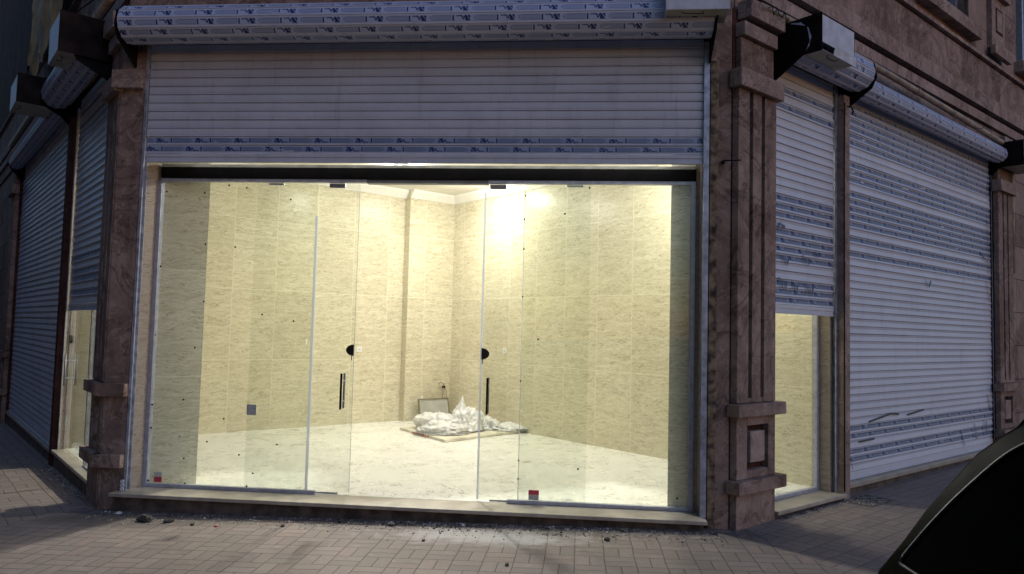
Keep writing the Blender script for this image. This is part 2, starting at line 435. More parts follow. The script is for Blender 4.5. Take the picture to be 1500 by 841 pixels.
# interior walls (tiled): back-left wall, back-right wall, projecting column
W0 = -.3
P('interior_wall', TILE, -1.83, 3.43, -4.7, -4.46, W0, 3.53, frame='R')
P('interior_wall', TILE, 3.43, 3.6, -4.46, 1.80, W0, 3.53, frame='R')
P('wall_column', TILE, 2.60, 3.43, -4.46, -4.33, 0, 3.53, frame='R')
def cornice(u0, u1, w0, axis):
    bm = BM()
    prof = [(0, 3.405), (.02, 3.405), (.035, 3.43), (.09, 3.50), (.10, 3.53), (0, 3.53)]
    rows = []
    for s in (u0, u1):
        rows.append([bm.verts.new(F('R', s, w0 + d, z) if axis == 'u' else F('R', 3.43 - d, s, z)) for d, z in prof])
    n = len(prof)
    for i in range(n): bm.faces.new((rows[0][i], rows[0][(i + 1) % n], rows[1][(i + 1) % n], rows[1][i]))
    bm.faces.new(rows[0]); bm.faces.new(rows[1][::-1])
    finish('cornice', bm, PLASTER, shop)
cornice(-1.82, 2.595, -4.46, 'u'); cornice(2.595, 3.43, -4.33, 'u'); cornice(-4.33, 1.7, 0, 'w')
# inside piers behind the glass
bm = BM(); prism(bm, [(-2.33, .02), (-1.945, .17), (-2.35, .60), (-2.80, .20)], 0.0, 3.53); finish('interior_pier', bm, TILE, shop)
bm = BM(); prism(bm, [(2.33, .02), (2.128, .04), (2.4, .60), (2.86, .24)], 0.0, 3.53); finish('interior_pier', bm, TILE, shop)
# outer stone piers
G0 = -.45
bm = BM(); prism(bm, [(-2.60, -.2), (-2.39, -.2), (-2.39, -.012), (-2.42, .012), (-2.80, .16), Fxy('L', 2.14, 1.95)], G0, 4.06); finish('pier', bm, STONE, shop)
bm = BM(); prism(bm, [(2.405, -.2), (2.558, -.2), Fxy('R', 2.24, 1.95), (2.86, .20), (2.42, .012), (2.405, -.012)], G0, 4.06); finish('pier', bm, STONE, shop)
bm = BM(); prism(bm, [(-2.392, -.125), (-2.380, -.125), (-2.326, -.026), (-2.326, .018), (-2.42, .018)], -.2, 3.7); finish('door_jamb', bm, JAMB, shop)
bm = BM(); prism(bm, [(2.405, -.13), (2.36, -.13), (2.352, -.015), (2.325, -.015), (2.325, .018), (2.42, .018)], -.2, 3.7); finish('door_jamb', bm, JAMB, shop)

def pilaster(fr, u0, u1, wf=2.02, wb=1.95, front=False):
    """fluted pilaster: capital, two grooves, panelled pedestal between two bands"""
    ww = u1 - u0; k = ww / .55
    ba = [u0 + .155 * k, u0 + .205 * k, u0 + .33 * k, u0 + .38 * k]
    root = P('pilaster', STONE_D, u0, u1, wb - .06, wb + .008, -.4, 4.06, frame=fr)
    def q(nm, mat, a, b, w, z0, z1, bev=.004, wb_=None): 
        o = B(nm, mat, root, a, b, (wb_ if wb_ is not None else wb + .01), w, z0, z1, bev=bev, frame=fr); return o
    for a, b in ((u0, ba[0]), (ba[1], ba[2]), (ba[3], u1)): q('fluted_strip', STONE, a, b, wf, .895, 3.395)
    q('groove_base', STONE, u0 + .02, u1 - .02, wf - .003, .893, .93)
    q('capital', STONE_P, u0 - .04, u1 + .04, wf + .05, 3.395, 3.545, .006)
    q('neck', STONE, u0 + .04, u1 - .03, wf - .01, 3.547, 3.82)
    q('capital_block', STONE_P, u0 + .03, u1 - .03, wf + .03, 3.825, 3.94, .006)
    q('capital_block', STONE_P, u0 + .06, u1 + .02, wf + .07, 3.975, 4.12, .006)
    q('band', STONE, u0 - .05, u1 + .08, wf + .055, .79, .89, .006)
    # pedestal with recessed frame and raised tablet
    pa, pb = u0 + .145 * k, u1 - .10 * k
    q('pedestal', STONE, u0, pa, wf, .303, .787); q('pedestal', STONE, pb, u1, wf, .303, .787)
    q('pedestal', STONE, pa + .001, pb - .001, wf - .001, .303, .365); q('pedestal', STONE, pa + .001, pb - .001, wf - .001, .715, .787)
    q('tablet', STONE_P, pa + .055, pb - .045, wf - .004, .42, .665, .008)
    q('band', STONE, u0 - .05, u1 + .08, wf + .06, .2, .3, .006)
    q('foot', STONE, u0, u1, wf, -.4, .197)
    return root
pilaster('R', 1.68, 2.23)
pilaster('R', 7.60, 8.15)
pilaster('L', 1.72, 2.14, wf=1.99, wb=1.93)
pilaster('L', 8.75, 9.25)
# left pier's bands wrap round to the front
for z0, z1, d, mt in ((.79, .89, .06, STONE), (.2, .3, .06, STONE), (3.42, 3.57, .06, STONE_P)):
    P('band', mt, -2.655 if d else 0, -2.385, -.2 - d, -.18, z0 - .01, z1, bev=.006)

# rough mortar strip beside the right guide rail
bm = BM(); prism(bm, [(2.402, -.196), (2.402, -.204), (2.455, -.205), (2.47, -.196)], -.2, 3.62); finish('mortar_strip', bm, m_plain('rough_mortar', (.20, .15, .095), .9, var=.45, scale=14, bump=.6), shop)
# sills
bm = BM(); box(bm, -2.44, 2.39, -.31, -.001, -.030, 0, bev=.005); finish('sill', bm, SILL, shop)
bm = BM(); box(bm, -2.42, 2.37, -.255, -.02, -.45, -.031); finish('sill_base', bm, SILL_U, shop)
P('sill', SILL, 2.245, 3.42, 1.78, 2.045, -.036, -.001, bev=.006, frame='R')
P('sill_base', SILL_U, 2.245, 3.40, 1.80, 1.99, -.45, -.037, frame='R')
P('sill', SILL, 3.50, 7.60, 1.80, 2.0, .02, .065, bev=.006, frame='R')
P('sill_base', SILL_U, 3.50, 7.60, 1.80, 1.955, -.45, .018, frame='R')
P('sill', SILL, 2.142, 4.10, 1.85, 1.99, -.036, -.001, bev=.006, frame='L')
P('sill_base', SILL_U, 2.142, 4.10, 1.86, 1.96, -.45, -.037, frame='L')
P('sill', SILL, 4.27, 8.75, 1.80, 1.97, -.08, -.04, bev=.006, frame='L')
P('sill_base', SILL_U, 4.27, 8.75, 1.80, 1.95, -.55, -.082, frame='L')
# posts between openings, with marble reveals
P('post', STONE_P, 3.395, 3.505, 1.945, 2.03, -.45, 3.72, bev=.004, frame='R')
P('post', STONE, 3.425, 3.50, 1.70, 1.943, -.45, 3.70, frame='R')
P('door_jamb', JAMB, 3.345, 3.423, 1.74, 1.915, -.003, 3.70, frame='R')
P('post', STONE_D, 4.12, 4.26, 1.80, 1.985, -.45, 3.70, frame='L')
P('door_jamb', JAMB, 4.07, 4.118, 1.80, 1.93, -.003, 3.70, frame='L')
# lintels behind the shutters and street walls
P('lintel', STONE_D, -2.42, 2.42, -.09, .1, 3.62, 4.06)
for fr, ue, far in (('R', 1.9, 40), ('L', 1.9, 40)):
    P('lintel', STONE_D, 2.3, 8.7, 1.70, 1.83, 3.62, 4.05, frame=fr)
    u0 = 1.75
    P('wall', STONE, u0, far, 1.5, 1.93, 4.06, 4.235, frame=fr)
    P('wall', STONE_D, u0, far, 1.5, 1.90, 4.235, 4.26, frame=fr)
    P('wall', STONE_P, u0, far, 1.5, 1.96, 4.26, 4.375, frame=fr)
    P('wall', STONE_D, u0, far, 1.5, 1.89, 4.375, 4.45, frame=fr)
    P('wall', STONE_P, u0, far, 1.5, 1.965, 4.45, 4.63, frame=fr)
    P('wall', STONE, u0, far, 1.5, 1.94, 4.63, 5.075, frame=fr)
    P('ledge', STONE_P, u0, far, 1.5, 1.985, 5.095, 5.14, bev=.004, frame=fr)
    P('wall', STONE_D, u0, far, 1.5, 1.93, 5.075, 5.095, frame=fr)
# upper storey with window openings
def upper(fr, wins, far):
    prev = 1.75; SJ = STONE_J if fr == 'R' else STONE_D  # left street wall takes the dark copy, its shade painted into the colour
    for a, b in wins:
        P('wall', SJ, prev, a, 1.5, 1.93, 5.14, 9.5, frame=fr)
        P('wall', SJ, a, b, 1.5, 1.93, 5.14, 5.40, frame=fr)
        P('wall', SJ, a, b, 1.5, 1.93, 7.0, 9.5, frame=fr)
        P('window_sill', STONE_P, a - .1, b + .1, 1.90, 2.05, 5.24, 5.395, bev=.006, frame=fr)
        w = P('window', WGLASS, a, b, 1.70, 1.72, 5.4, 7.0, frame=fr)
        for x0, x1 in ((a, a + .06), (b - .06, b), ((a + b) / 2 - .04, (a + b) / 2 + .04), (b - .42, b - .37)):
            B('frame', ALU, w, x0 + .001, x1 - .001, 1.72, 1.80, 5.402, 6.998, frame=fr)
        B('frame', ALU, w, a + .062, b - .062, 1.722, 1.79, 5.403, 5.46, frame=fr)
        prev = b
    P('wall', SJ, prev, far, 1.5, 1.93, 5.14, 9.5, frame=fr)
upper('R', ((5.35, 6.90), (8.72, 10.3)), 40)
upper('L', ((22.0, 23.5),), 40)
# short ornamental pilaster between the upper windows
orn = P('pilaster', STONE_P, 7.55, 8.05, 1.93, 1.99, 5.32, 9.4, frame='R', bev=.004)
B('tablet', STONE_P, orn, 7.72, 7.92, 1.992, 2.0, 5.58, 5.86, frame='R')
for a, b, c, d in ((7.69, 7.72, 5.55, 5.89), (7.92, 7.95, 5.55, 5.89), (7.721, 7.919, 5.55, 5.58), (7.721, 7.919, 5.86, 5.89)):
    B('tablet_frame', STONE_D, orn, a, b, 1.991, 1.995, c, d, frame='R')
B('band', STONE_P, orn, 7.48, 8.12, 1.99, 2.05, 5.20, 5.32, frame='R', bev=.004)
B('band', STONE_P, orn, 7.50, 8.10, 1.99, 2.05, 6.02, 6.14, frame='R', bev=.004)
# wall beyond the far piers
P('wall', STONE_J, 8.13, 40, 1.5, 1.94, -.45, 4.06, frame='R')
P('wall', STONE_J, 7.6, 8.15, 1.6, 1.92, -.45, 4.06, frame='R')
P('wall', STONE_J, 8.75, 40, 1.6, 1.90, -.55, 4.06, frame='L')
# front upper wall
P('wall', STONE, -2.42, 2.42, -.2, .2, 4.06, 4.45)
bm = BM(); prism(bm, [(-2.56, -.2), (2.56, -.2), Fxy('R', 1.8, 1.9), Fxy('R', 1.8, 1.4), Fxy('L', 1.8, 1.4), Fxy('L', 1.8, 1.9)], 4.45, 9.5); finish('wall', bm, STONE_J, shop)
bm = BM(); prism(bm, [(2.42, -.2), (2.56, -.2), Fxy('R', 1.8, 1.9), Fxy('R', 1.8, 1.5), (2.42, .2)], 4.06, 4.45); finish('wall', bm, STONE, shop)
bm = BM(); prism(bm, [(-2.42, -.2), (-2.42, .2), Fxy('L', 1.8, 1.5), Fxy('L', 1.8, 1.9), (-2.56, -.2)], 4.06, 4.45); finish('wall', bm, STONE, shop)
# roof and rear walls so the block is closed
bm = BM(); prism(bm, [Fxy('R', 40, 1.9), Fxy('R', 1.8, 1.9), Fxy('L', 1.8, 1.9), Fxy('L', 40, 1.9)], 9.5, 9.7); finish('roof', bm, STONE_D, shop)
# next-door rooms behind the closed shutters are blocked off
P('party_wall', STONE_D, 3.61, 3.8, -4.6, 1.75, -.4, 4.0, frame='R')

# ------------------------------------------------------------------ roller shutters
PITCH = .0735
PROF = [(0.0, .0), (.03, .006), (.06, .0125), (.19, .0095), (.215, .0065), (.25, .0095), (.50, .0105), (.86, .0090), (.93, .005), (.965, -.001)]
PROF_R = [(0.0, .0), (.03, .012), (.06, .0150), (.25, .0122), (.58, .0075), (.63, .0055), (.86, .0100), (.93, .0115), (.965, -.001)]
def curtain(name, mat, parent, fr, u0, u1, w, z0, z1, films, phase=0.0):
    bm = BM(); uvl = bm.loops.layers.uv.new('UVMap'); fl = bm.faces.layers.float.new('film')
    n = int(math.ceil((z1 - z0) / PITCH)); cols = max(2, int((u1 - u0) / .45))
    us = [u0 + (u1 - u0) * i / cols for i in range(cols + 1)]
    prev = None; pf = 0
    for k in range(n):
        sag = [.0038 * noise.noise(Vector((u * .9 + k * .37, k * 1.3, w * 3))) for u in us]
        jit = random.uniform(-.0015, .0015)
        for t, d in (PROF if fr == 'F' else PROF_R):
            row = [(bm.verts.new(F(fr, u, w + d + jit + sag[i] * 1.5, z0 + (k + t) * PITCH)), (u + phase, k + t)) for i, u in enumerate(us)]
            if prev:
                for i in range(cols):
                    f = bm.faces.new((prev[i][0], prev[i + 1][0], row[i + 1][0], row[i][0]))
                    f[fl] = 1.0 if pf else 0.0
                    for lp, q in zip(f.loops, (prev[i], prev[i + 1], row[i + 1], row[i])): lp[uvl].uv = q[1]
            prev = row; pf = (k in films) and .24 < t < .85
    o = finish(name, bm, mat, parent, recalc=True, uv=False)
    return o
def roll(mat, parent, fr, u0, u1, w, z, r, films=True):
    bm = BM(); uvl = bm.loops.layers.uv.new('UVMap'); fl = bm.faces.layers.float.new('film')
    N = 12; rings = []
    prof = []
    for k in range(N):
        for t, dr in ((0.0, -.003), (.05, .005), (.19, .003), (.22, -.001), (.25, .002), (.86, .002), (.95, .001)):
            a0 = 2 * math.pi * k / N; a1 = 2 * math.pi * (k + 1) / N
            p0 = Vector((math.cos(a0), math.sin(a0))) * r; p1 = Vector((math.cos(a1), math.sin(a1))) * r
            p = p0.lerp(p1, t); q = p * (1 + dr / r); prof.append((q.x, q.y, k + t, k))
    cols = 8; us = [u0 + (u1 - u0) * i / cols for i in range(cols + 1)]
    rows = [[bm.verts.new(F(fr, u, w + x, z + y)) for u in us] for x, y, v, k in prof]
    n = len(prof)
    for j in range(n):
        a, b = rows[j], rows[(j + 1) % n]; v0 = prof[j][2]; v1 = prof[(j + 1) % n][2]
        if v1 < v0: v1 += N
        for i in range(cols):
            f = bm.faces.new((a[i], a[i + 1], b[i + 1], b[i])); f[fl] = 1.0 if (films and .24 < prof[j][2] % 1 < .85) else 0.0
            for lp, q in zip(f.loops, ((us[i], v0), (us[i + 1], v0), (us[i + 1], v1), (us[i], v1))): lp[uvl].uv = q
    for s in (0, -1): bm.faces.new([r_[s] for r_ in rows])
    return finish('roll', bm, mat, parent, uv=False)
def ribbon(parent, fr, w, pts, wd=.018):
    bm = BM(); pv = None
    for i, (u, z) in enumerate(pts):
        j = pts[min(i + 1, len(pts) - 1)]; h = pts[max(i - 1, 0)]
        d = Vector((j[0] - h[0], j[1] - h[1])); d.normalize(); nx, nz = -d.y * wd / 2, d.x * wd / 2
        a = bm.verts.new(F(fr, u + nx, w + .012 * (i % 2), z + nz)); b = bm.verts.new(F(fr, u - nx, w + .012 * (i % 2) + .004, z - nz))
        if pv: bm.faces.new((pv[0], pv[1], b, a))
        pv = (a, b)
    finish('film_scrap', bm, FILMSCRAP, parent)
def shutter(fr, label, u0, u1, w, z0, mat, films, rw, rz, rr, ru0=None, ru1=None, rail=(1, 1), scraps=(), rollfilm=True):
    z1 = 3.80
    t = empty('roller_shutter', F(fr, (u0 + u1) / 2, w, z0), label, 'roller shutter')
    curtain('curtain', mat, t, fr, u0 + .004, u1 - .004, w, z0 + .075, z1, films)
    bm = BM()
    for a, b, c, d in ((z0 + .045, z0 + .074, -.004, .016), (z0 + .012, z0 + .045, -.006, .010), (z0, z0 + .012, -.01, .022)):
        box(bm, u0 + .003, u1 - .003, w + c, w + d, a + .0005, b - .0005, bev=.002)
    xf(bm, fr); finish('bottom_bar', bm, mat, t)
    for sd, x in ((0, u0), (1, u1)):
        if rail[sd]:
            x0, x1 = (x - .022, x + .001) if sd == 0 else (x - .001, x + .042)
            bm = BM(); zb = min(z0, .0) - (.0 if z0 > 1 else .0)
            zb = z0 - .02 if z0 < 1 else -.0
            for c, d in ((w + .026, w + .034), (w - .03, w - .022)): box(bm, x0, x1, c, d, zb, 3.78)
            xe = (x0 - .003, x0 + .003) if sd == 0 else (x1 - .003, x1 + .003)
            box(bm, xe[0], xe[1], w - .021, w + .025, zb, 3.78)
            xf(bm, fr); finish('guide_rail', bm, RAIL, t)
    roll(ROLLM, t, fr, ru0 if ru0 is not None else u0, ru1 if ru1 is not None else u1, rw, rz, rr, rollfilm)
    for s in scraps: ribbon(t, fr, w + .018, s)
    # dark end brackets
    for x in ((ru0 if ru0 is not None else u0) - .02, (ru1 if ru1 is not None else u1) + .012):
        bm = BM()
        vs = []
        for uu in (x, x + .008):
            vs.append([bm.verts.new(F(fr, uu, a, b)) for a, b in ((w - .02, 3.62), (w + .05, 3.60), (rw + rr * .75, rz - rr * .95), (rw + rr * 1.05, rz - rr * .3), (rw + rr * .9, rz + rr * .55), (rw - rr * .2, rz + rr * 1.0), (w - .02, rz + rr))])
        m = len(vs[0])
        for i in range(m): bm.faces.new((vs[0][i], vs[0][(i + 1) % m], vs[1][(i + 1) % m], vs[1][i]))
        bm.faces.new(vs[0]); bm.faces.new(vs[1][::-1])
        finish('bracket', bm, BLACK, t)
    child_fix(t); return t

shutter('F', 'wide half raised roller shutter over the lit shop front, printed film at its bottom', -2.36, 2.352, .165, 2.785, SHUT, {0, 1},
        .37, 3.905, .152, ru0=-2.455, ru1=2.375)
sc = lambda u, z, s=1: [(u, z), (u + .03 * s, z - .09 * s), (u + .055 * s, z - .02 * s), (u + .09 * s, z - .1 * s), (u + .12 * s, z - .03 * s)]
shutter('R', 'narrow roller shutter right of the corner pier, half raised over a lit side window', 2.245, 3.365, 1.93, 1.62, SHUTR,
        {0, 1, 2, 5, 6, 7, 8, 10, 11, 12, 23, 25}, 2.12, 3.905, .155, ru0=2.30, ru1=3.50,
        scraps=(sc(2.40, 1.93, 1), sc(2.62, 1.90, .7), sc(2.85, 1.90, 1), sc(2.45, 2.12, .8), sc(2.8, 2.15, .8), sc(2.30, 2.42, .8), sc(2.42, 2.40, .5), sc(3.0, 2.2, .5)), rail=(0, 1))
shutter('R', 'large fully closed roller shutter right of the slim stone post', 3.52, 7.60, 1.91, .07, SHUTR,
        {1, 2, 4, 5, 28, 30, 32, 33, 34, 35, 36, 38, 39, 40, 43, 44, 45, 46, 47, 48}, 2.04, 3.86, .105, ru0=3.56, ru1=7.56,
        scraps=([(6.95, .42), (7.0, .24), (7.05, .22)], [(7.25, .44), (7.3, .26), (7.35, .42), (7.4, .28)], [(6.5, .36), (6.6, .17), (6.62, .20)], [(3.62, .33), (3.66, .2), (3.7, .31), (3.74, .17)],
                [(7.4, .75), (7.5, .55)], [(7.45, 3.0), (7.52, 2.6), (7.5, 2.3)], [(7.42, 2.2), (7.52, 1.95)], [(6.6, 3.62), (6.75, 3.32)], [(5.5, 2.1), (5.57, 2.02), (5.65, 2.1)], [(7.2, 2.56), (7.45, 2.44)],
                [(4.1, .60), (4.6, .66), (4.8, .64)], [(5.0, .62), (5.4, .66)], [(3.9, .42), (4.2, .43)]), rail=(1, 1))
shutter('L', 'shadowed roller shutter left of the corner pier, half raised over a lit glass door', 2.15, 4.06, 1.90, 1.51, SHUT,
        {1, 3, 4, 6, 24, 25, 26, 28}, 2.13, 3.90, .155, ru0=2.25, ru1=4.14,
        scraps=(sc(2.6, 1.85, .8), sc(3.1, 1.87, .8), sc(3.5, 2.1, .6)), rail=(0, 1))
shutter('L', 'closed roller shutter at the far left end of the dark side street front', 4.30, 8.74, 1.91, -.04, SHUT,
        {45, 46, 47}, 2.04, 3.86, .105, ru0=4.32, ru1=8.6, rail=(1, 0))

# ------------------------------------------------------------------ motor boxes hanging on the rolls
def motor_box(fr, label, u0, u1, w0, w1, z0, z1, side='lo', mat=WHITE, under=CREAMP, torn=False):
    t = empty('motor_box', F(fr, (u0 + u1) / 2, w0, z0), label, 'shutter motor box', 'shutter motor boxes')
    th = .004
    B('end_plate', RUST if side else mat, t, u0 - .006, u0, w0, w1 - .0, z0 - .01, z1 + .02, frame=fr)
    B('end_plate', RUST if side else mat, t, u1, u1 + .006, w0, w1, z0, z1, frame=fr)
    B('front_cover', mat, t, u0 + .001, u1 - .001, w1 - th, w1, z0 + (.06 if torn else 0), z1, frame=fr, bev=.001)
    if torn:
        bm = BM()
        poly = [(u0 + .17, z0 - .01), (u1, z0 - .02), (u1, z0 + .062), (u0 + .17, z0 + .062)]
        vs = [bm.verts.new(F(fr, a, w1 + .006 + .006 * i, b)) for i, (a, b) in enumerate(poly)]
        bm.faces.new(vs); finish('bent_flap', bm, mat, t)
    B('bottom_cover', under, t, u0 + .001, u1 - .001, w0 + .02, w1 - th - .001, z0 - .002, z0 + .002, frame=fr)
    B('top_cover', mat, t, u0 + .001, u1 - .001, w0, w1 - th - .001, z1 - .004, z1 - .0005, frame=fr)
    bm = BM(); zz = z0 - .004; m = (u0 + u1) / 2
    for a, b in (((m - .12, w1 - .04), (m - .07, w1 - .07)), ((m - .07, w1 - .07), (m + .05, w1 - .07)), ((m + .05, w1 - .07), (m + .04, w1 - .03))):
        tube(bm, [F(fr, a[0], a[1], zz), F(fr, b[0], b[1], zz)], .0035, 5)
    finish('cut_out', bm, BLACK, t)
    child_fix(t)
motor_box('F', 'pale motor box at the right end of the wide front shutter roll', 2.0, 2.46, .36, .63, 3.86, 4.14, side=None)
motor_box('R', 'dented white motor box with a rusty dark end plate, right of the corner pier', 2.33, 2.88, 2.02, 2.37, 3.78, 4.07, torn=True)
motor_box('R', 'white motor box at the far right end of the long shutter roll', 7.66, 8.3, 2.02, 2.30, 3.72, 4.02)
motor_box('L', 'dark motor box beside the corner pier on the left street front', 2.2, 2.75, 2.0, 2.40, 3.80, 4.14)
motor_box('L', 'dark motor box further along the left street front above the thin post', 4.2, 4.8, 2.12, 2.50, 3.77, 4.06)

# ------------------------------------------------------------------ pipes and cables
def pipe(fr, label, pts, r, clamps):
    t = empty('drain_pipe', F(fr, *pts[0]), label, 'pipe')
    bm = BM(); tube(bm, [F(fr, *p) for p in pts], r, 12); finish('pipe_run', bm, PIPEM, t, smooth=True)
    for u, w, z in clamps:
        bm = BM(); tube(bm, [F(fr, u - .02, w, z), F(fr, u + .02, w, z)], r + .005, 12); finish('clamp', bm, PIPEM, t)
    child_fix(t)
ppts = [(1.9, 2.07, 4.10), (3.0, 2.06, 4.13), (4.3, 2.05, 4.13), (6.0, 2.05, 4.09), (7.9, 2.05, 4.03), (8.02, 2.05, 4.02), (8.10, 2.05, 3.98), (8.2, 2.03, 3.90), (8.24, 1.99, 3.80), (8.24, 1.985, 3.5), (8.24, 1.985, 2.36)]
pipe('R', 'beige pipe running above the right street shutters and bending down by the far pier', ppts, .034, [(5.0, 2.05, 4.115), (7.2, 2.05, 4.055)])
pipe('L', 'grey beige pipe running above the left street shutters', [(2.0, 2.05, 4.30), (4.4, 2.05, 4.32), (9.5, 2.05, 4.30)], .034, [(3.6, 2.05, 4.315)])
def cable(label, pts, r=.004):
    bm = BM(); tube(bm, pts, r, 6); tag(finish('cable', bm, BLACK, smooth=True), label, 'cable')
cable('thin black cable looping from the corner capital to the beige pipe', [F('R', 1.95 + .04 * i, 2.11 + .01 * (i % 2), 4.09 + .035 * math.sin(i * 2.4)) for i in range(9)], .004)
cable('thin black wire sagging under the beige pipe on the right', [F('R', 5.6 + .25 * i, 2.10, 3.98 + .05 * ((i - 2.2) / 2.2) ** 2) for i in range(6)], .003)
cable('black electric cable running down the slim stone post', [F('R', 3.40, 2.036, 3.64), F('R', 3.385, 2.04, 3.60), F('R', 3.382, 2.036, 3.0), F('R', 3.384, 2.036, 1.5), F('R', 3.384, 2.036, .02)], .006)
cable('black wire slung over the motor box at the left corner', [F('L', 1.7, 2.05, 4.35), F('L', 2.3, 2.25, 4.22), F('L', 3.0, 2.3, 4.26), F('L', 4.0, 2.2, 4.35)], .006)
bm = BM(); tube(bm, [F('R', 3.46, 2.03, 3.62), F('R', 3.46, 2.07, 3.60), F('R', 3.47, 2.08, 3.56), F('R', 3.49, 2.06, 3.54)], .008, 6)
tag(finish('hook', bm, BLACK, smooth=True), 'small dark hook at the top of the slim stone post', 'hook')
bm = BM(); tube(bm, [(2.50, -.2, 2.79), (2.50, -.27, 2.795), (2.62, -.30, 2.79)], .006, 6); tube(bm, [(2.49, -.21, 2.795), (2.51, -.22, 2.795)], .014, 8)
tag(finish('bolt', bm, BLACK, smooth=True), 'iron rod sticking out of the right corner pier', 'bolt')
bm = BM()
for i in range(3): tube(bm, [(-2.375 + .0, -.222, .02 + .03 * i), (-2.375, -.232, .02 + .03 * i)], .016, 10)
tag(finish('shutter_lock', bm, WHITE), 'small round lock fitting at the foot of the left guide rail', 'lock')

# ------------------------------------------------------------------ glass front
def wbox(bm, *d, bev=0): box(bm, *d, bev=bev)
beam = empty('header_beam', (0, 0, 2.675), 'long black steel beam across the top of the glass front', 'beam')
B('beam_body', BLACK, beam, -2.295, 2.318, -.035, .05, 2.678, 2.775, bev=.004)
B('top_strip', m_plain('pale_strip', (.40, .38, .31), .85, spec=.05), beam, -2.29, 2.32, -.03, .045, 2.776, 2.800)
B('channel', ALU, beam, -2.295, -.45, -.025, .025, 2.650, 2.676)
B('channel', ALU_D, beam, -.449, .60, -.02, .05, 2.646, 2.676)
B('channel', ALU, beam, .601, 2.318, -.025, .025, 2.650, 2.676)
for x in (-.72, .68): B('patch_fitting', ALU, beam, x - .07, x + .07, .024, .05, 2.612, 2.649, bev=.003)
for x in (-1.27, 1.33): B('patch_fitting', ALU, beam, x - .07, x + .07, .026, .05, 2.634, 2.649, bev=.003)
child_fix(beam)
def specks(parent, pts, y):
    bm = BM()
    for x, z in pts: tube(bm, [(x, y - .004, z), (x, y, z)], .008, 8)
    finish('speck', bm, BLACK, parent)
# photo-measured speck positions on the left pane (x, z)
gl = empty('glass_panel', (-1.59, 0, 0), 'fixed glass panel at the left of the shop front, with a grey square sticker', 'glass panel')
B('pane', GLASS, gl, -2.29, -.885, -.005, .005, .026, 2.652)
B('frame_post', ALU, gl, -2.324, -2.288, -.025, .025, -.0, 2.649, bev=.003)
B('bottom_channel', ALU, gl, -2.287, -.80, -.022, .022, .0005, .03, bev=.003)
B('edge_seal', SEAL, gl, -.893, -.872, -.007, .007, .031, 2.36)
specks(gl, [(-2.25, 2.56), (-1.9, 2.55), (-1.68, 2.62), (-1.52, 2.60), (-1.12, 2.50), (-1.87, 2.1), (-1.6, 2.08), (-1.86, 1.6), (-1.33, 1.5), (-1.05, 1.45), (-1.92, 1.2), (-2.27, 1.9), (-2.29, 1.3), (-2.28, .7), (-2.28, .5), (-2.0, .75), (-1.63, .60), (-1.77, .40), (-1.97, .25), (-1.48, .30), (-1.35, .15), (-1.15, .40), (-2.28, .05), (-1.95, .04), (-1.4, .04)], -.006)
st = B('sticker', GREYP, gl, -1.43, -1.345, -.0085, -.006, .64, .73)
st = B('sticker', GREYP, gl, -2.23, -2.16, -.0085, -.006, .085, .125); B('red_half', REDP, st, -2.23, -2.16, -.0086, -.006, .04, .084)
child_fix(gl)
gr_ = empty('glass_panel', (1.6, 0, 0), 'fixed glass panel right of the shop doorway, with a red and white sticker', 'glass panel')
B('pane', GLASS, gr_, .915, 2.285, -.005, .005, .026, 2.652)
B('frame_post', ALU, gr_, 2.283, 2.322, -.025, .025, 0, 2.649, bev=.003)
B('bottom_channel', ALU, gr_, .82, 2.282, -.022, .022, .0005, .03, bev=.003)
B('edge_seal', SEAL_D, gr_, .908, .916, -.007, .007, .031, 2.60)
specks(gr_, [(.915, 2.55), (.912, 2.35), (.913, 2.1), (.913, 1.7), (1.25, 2.40), (1.05, 1.35), (.912, 1.0), (.912, .35), (.912, .2), (1.4, .3), (1.45, 2.62), (2.2, .1)], -.006)
st = B('sticker', GREYP, gr_, 1.0, 1.085, -.0085, -.006, .035, .075); B('red_half', REDP, st, 1.0, 1.085, -.0086, -.006, .076, .115)
child_fix(gr_)
def halfdisc(name, parent, xe, z, r, sgn, y0, y1, mat):
    bm = BM(); A = []; Bv = []
    for i in range(17):
        a = -math.pi / 2 + math.pi * i / 16
        p = (xe + sgn * math.cos(a) * r * 1.35, z + math.sin(a) * r)
        A.append(bm.verts.new((p[0], y0, p[1]))); Bv.append(bm.verts.new((p[0], y1, p[1])))
    n = len(A)
    for i in range(n): bm.faces.new((A[i], A[(i + 1) % n], Bv[(i + 1) % n], Bv[i]))
    bm.faces.new(A); bm.faces.new(Bv[::-1]); return finish(name, bm, mat, parent)
DARKM = m_plain('dark_bronze_fitting', (.035, .028, .024), .4, var=.3)
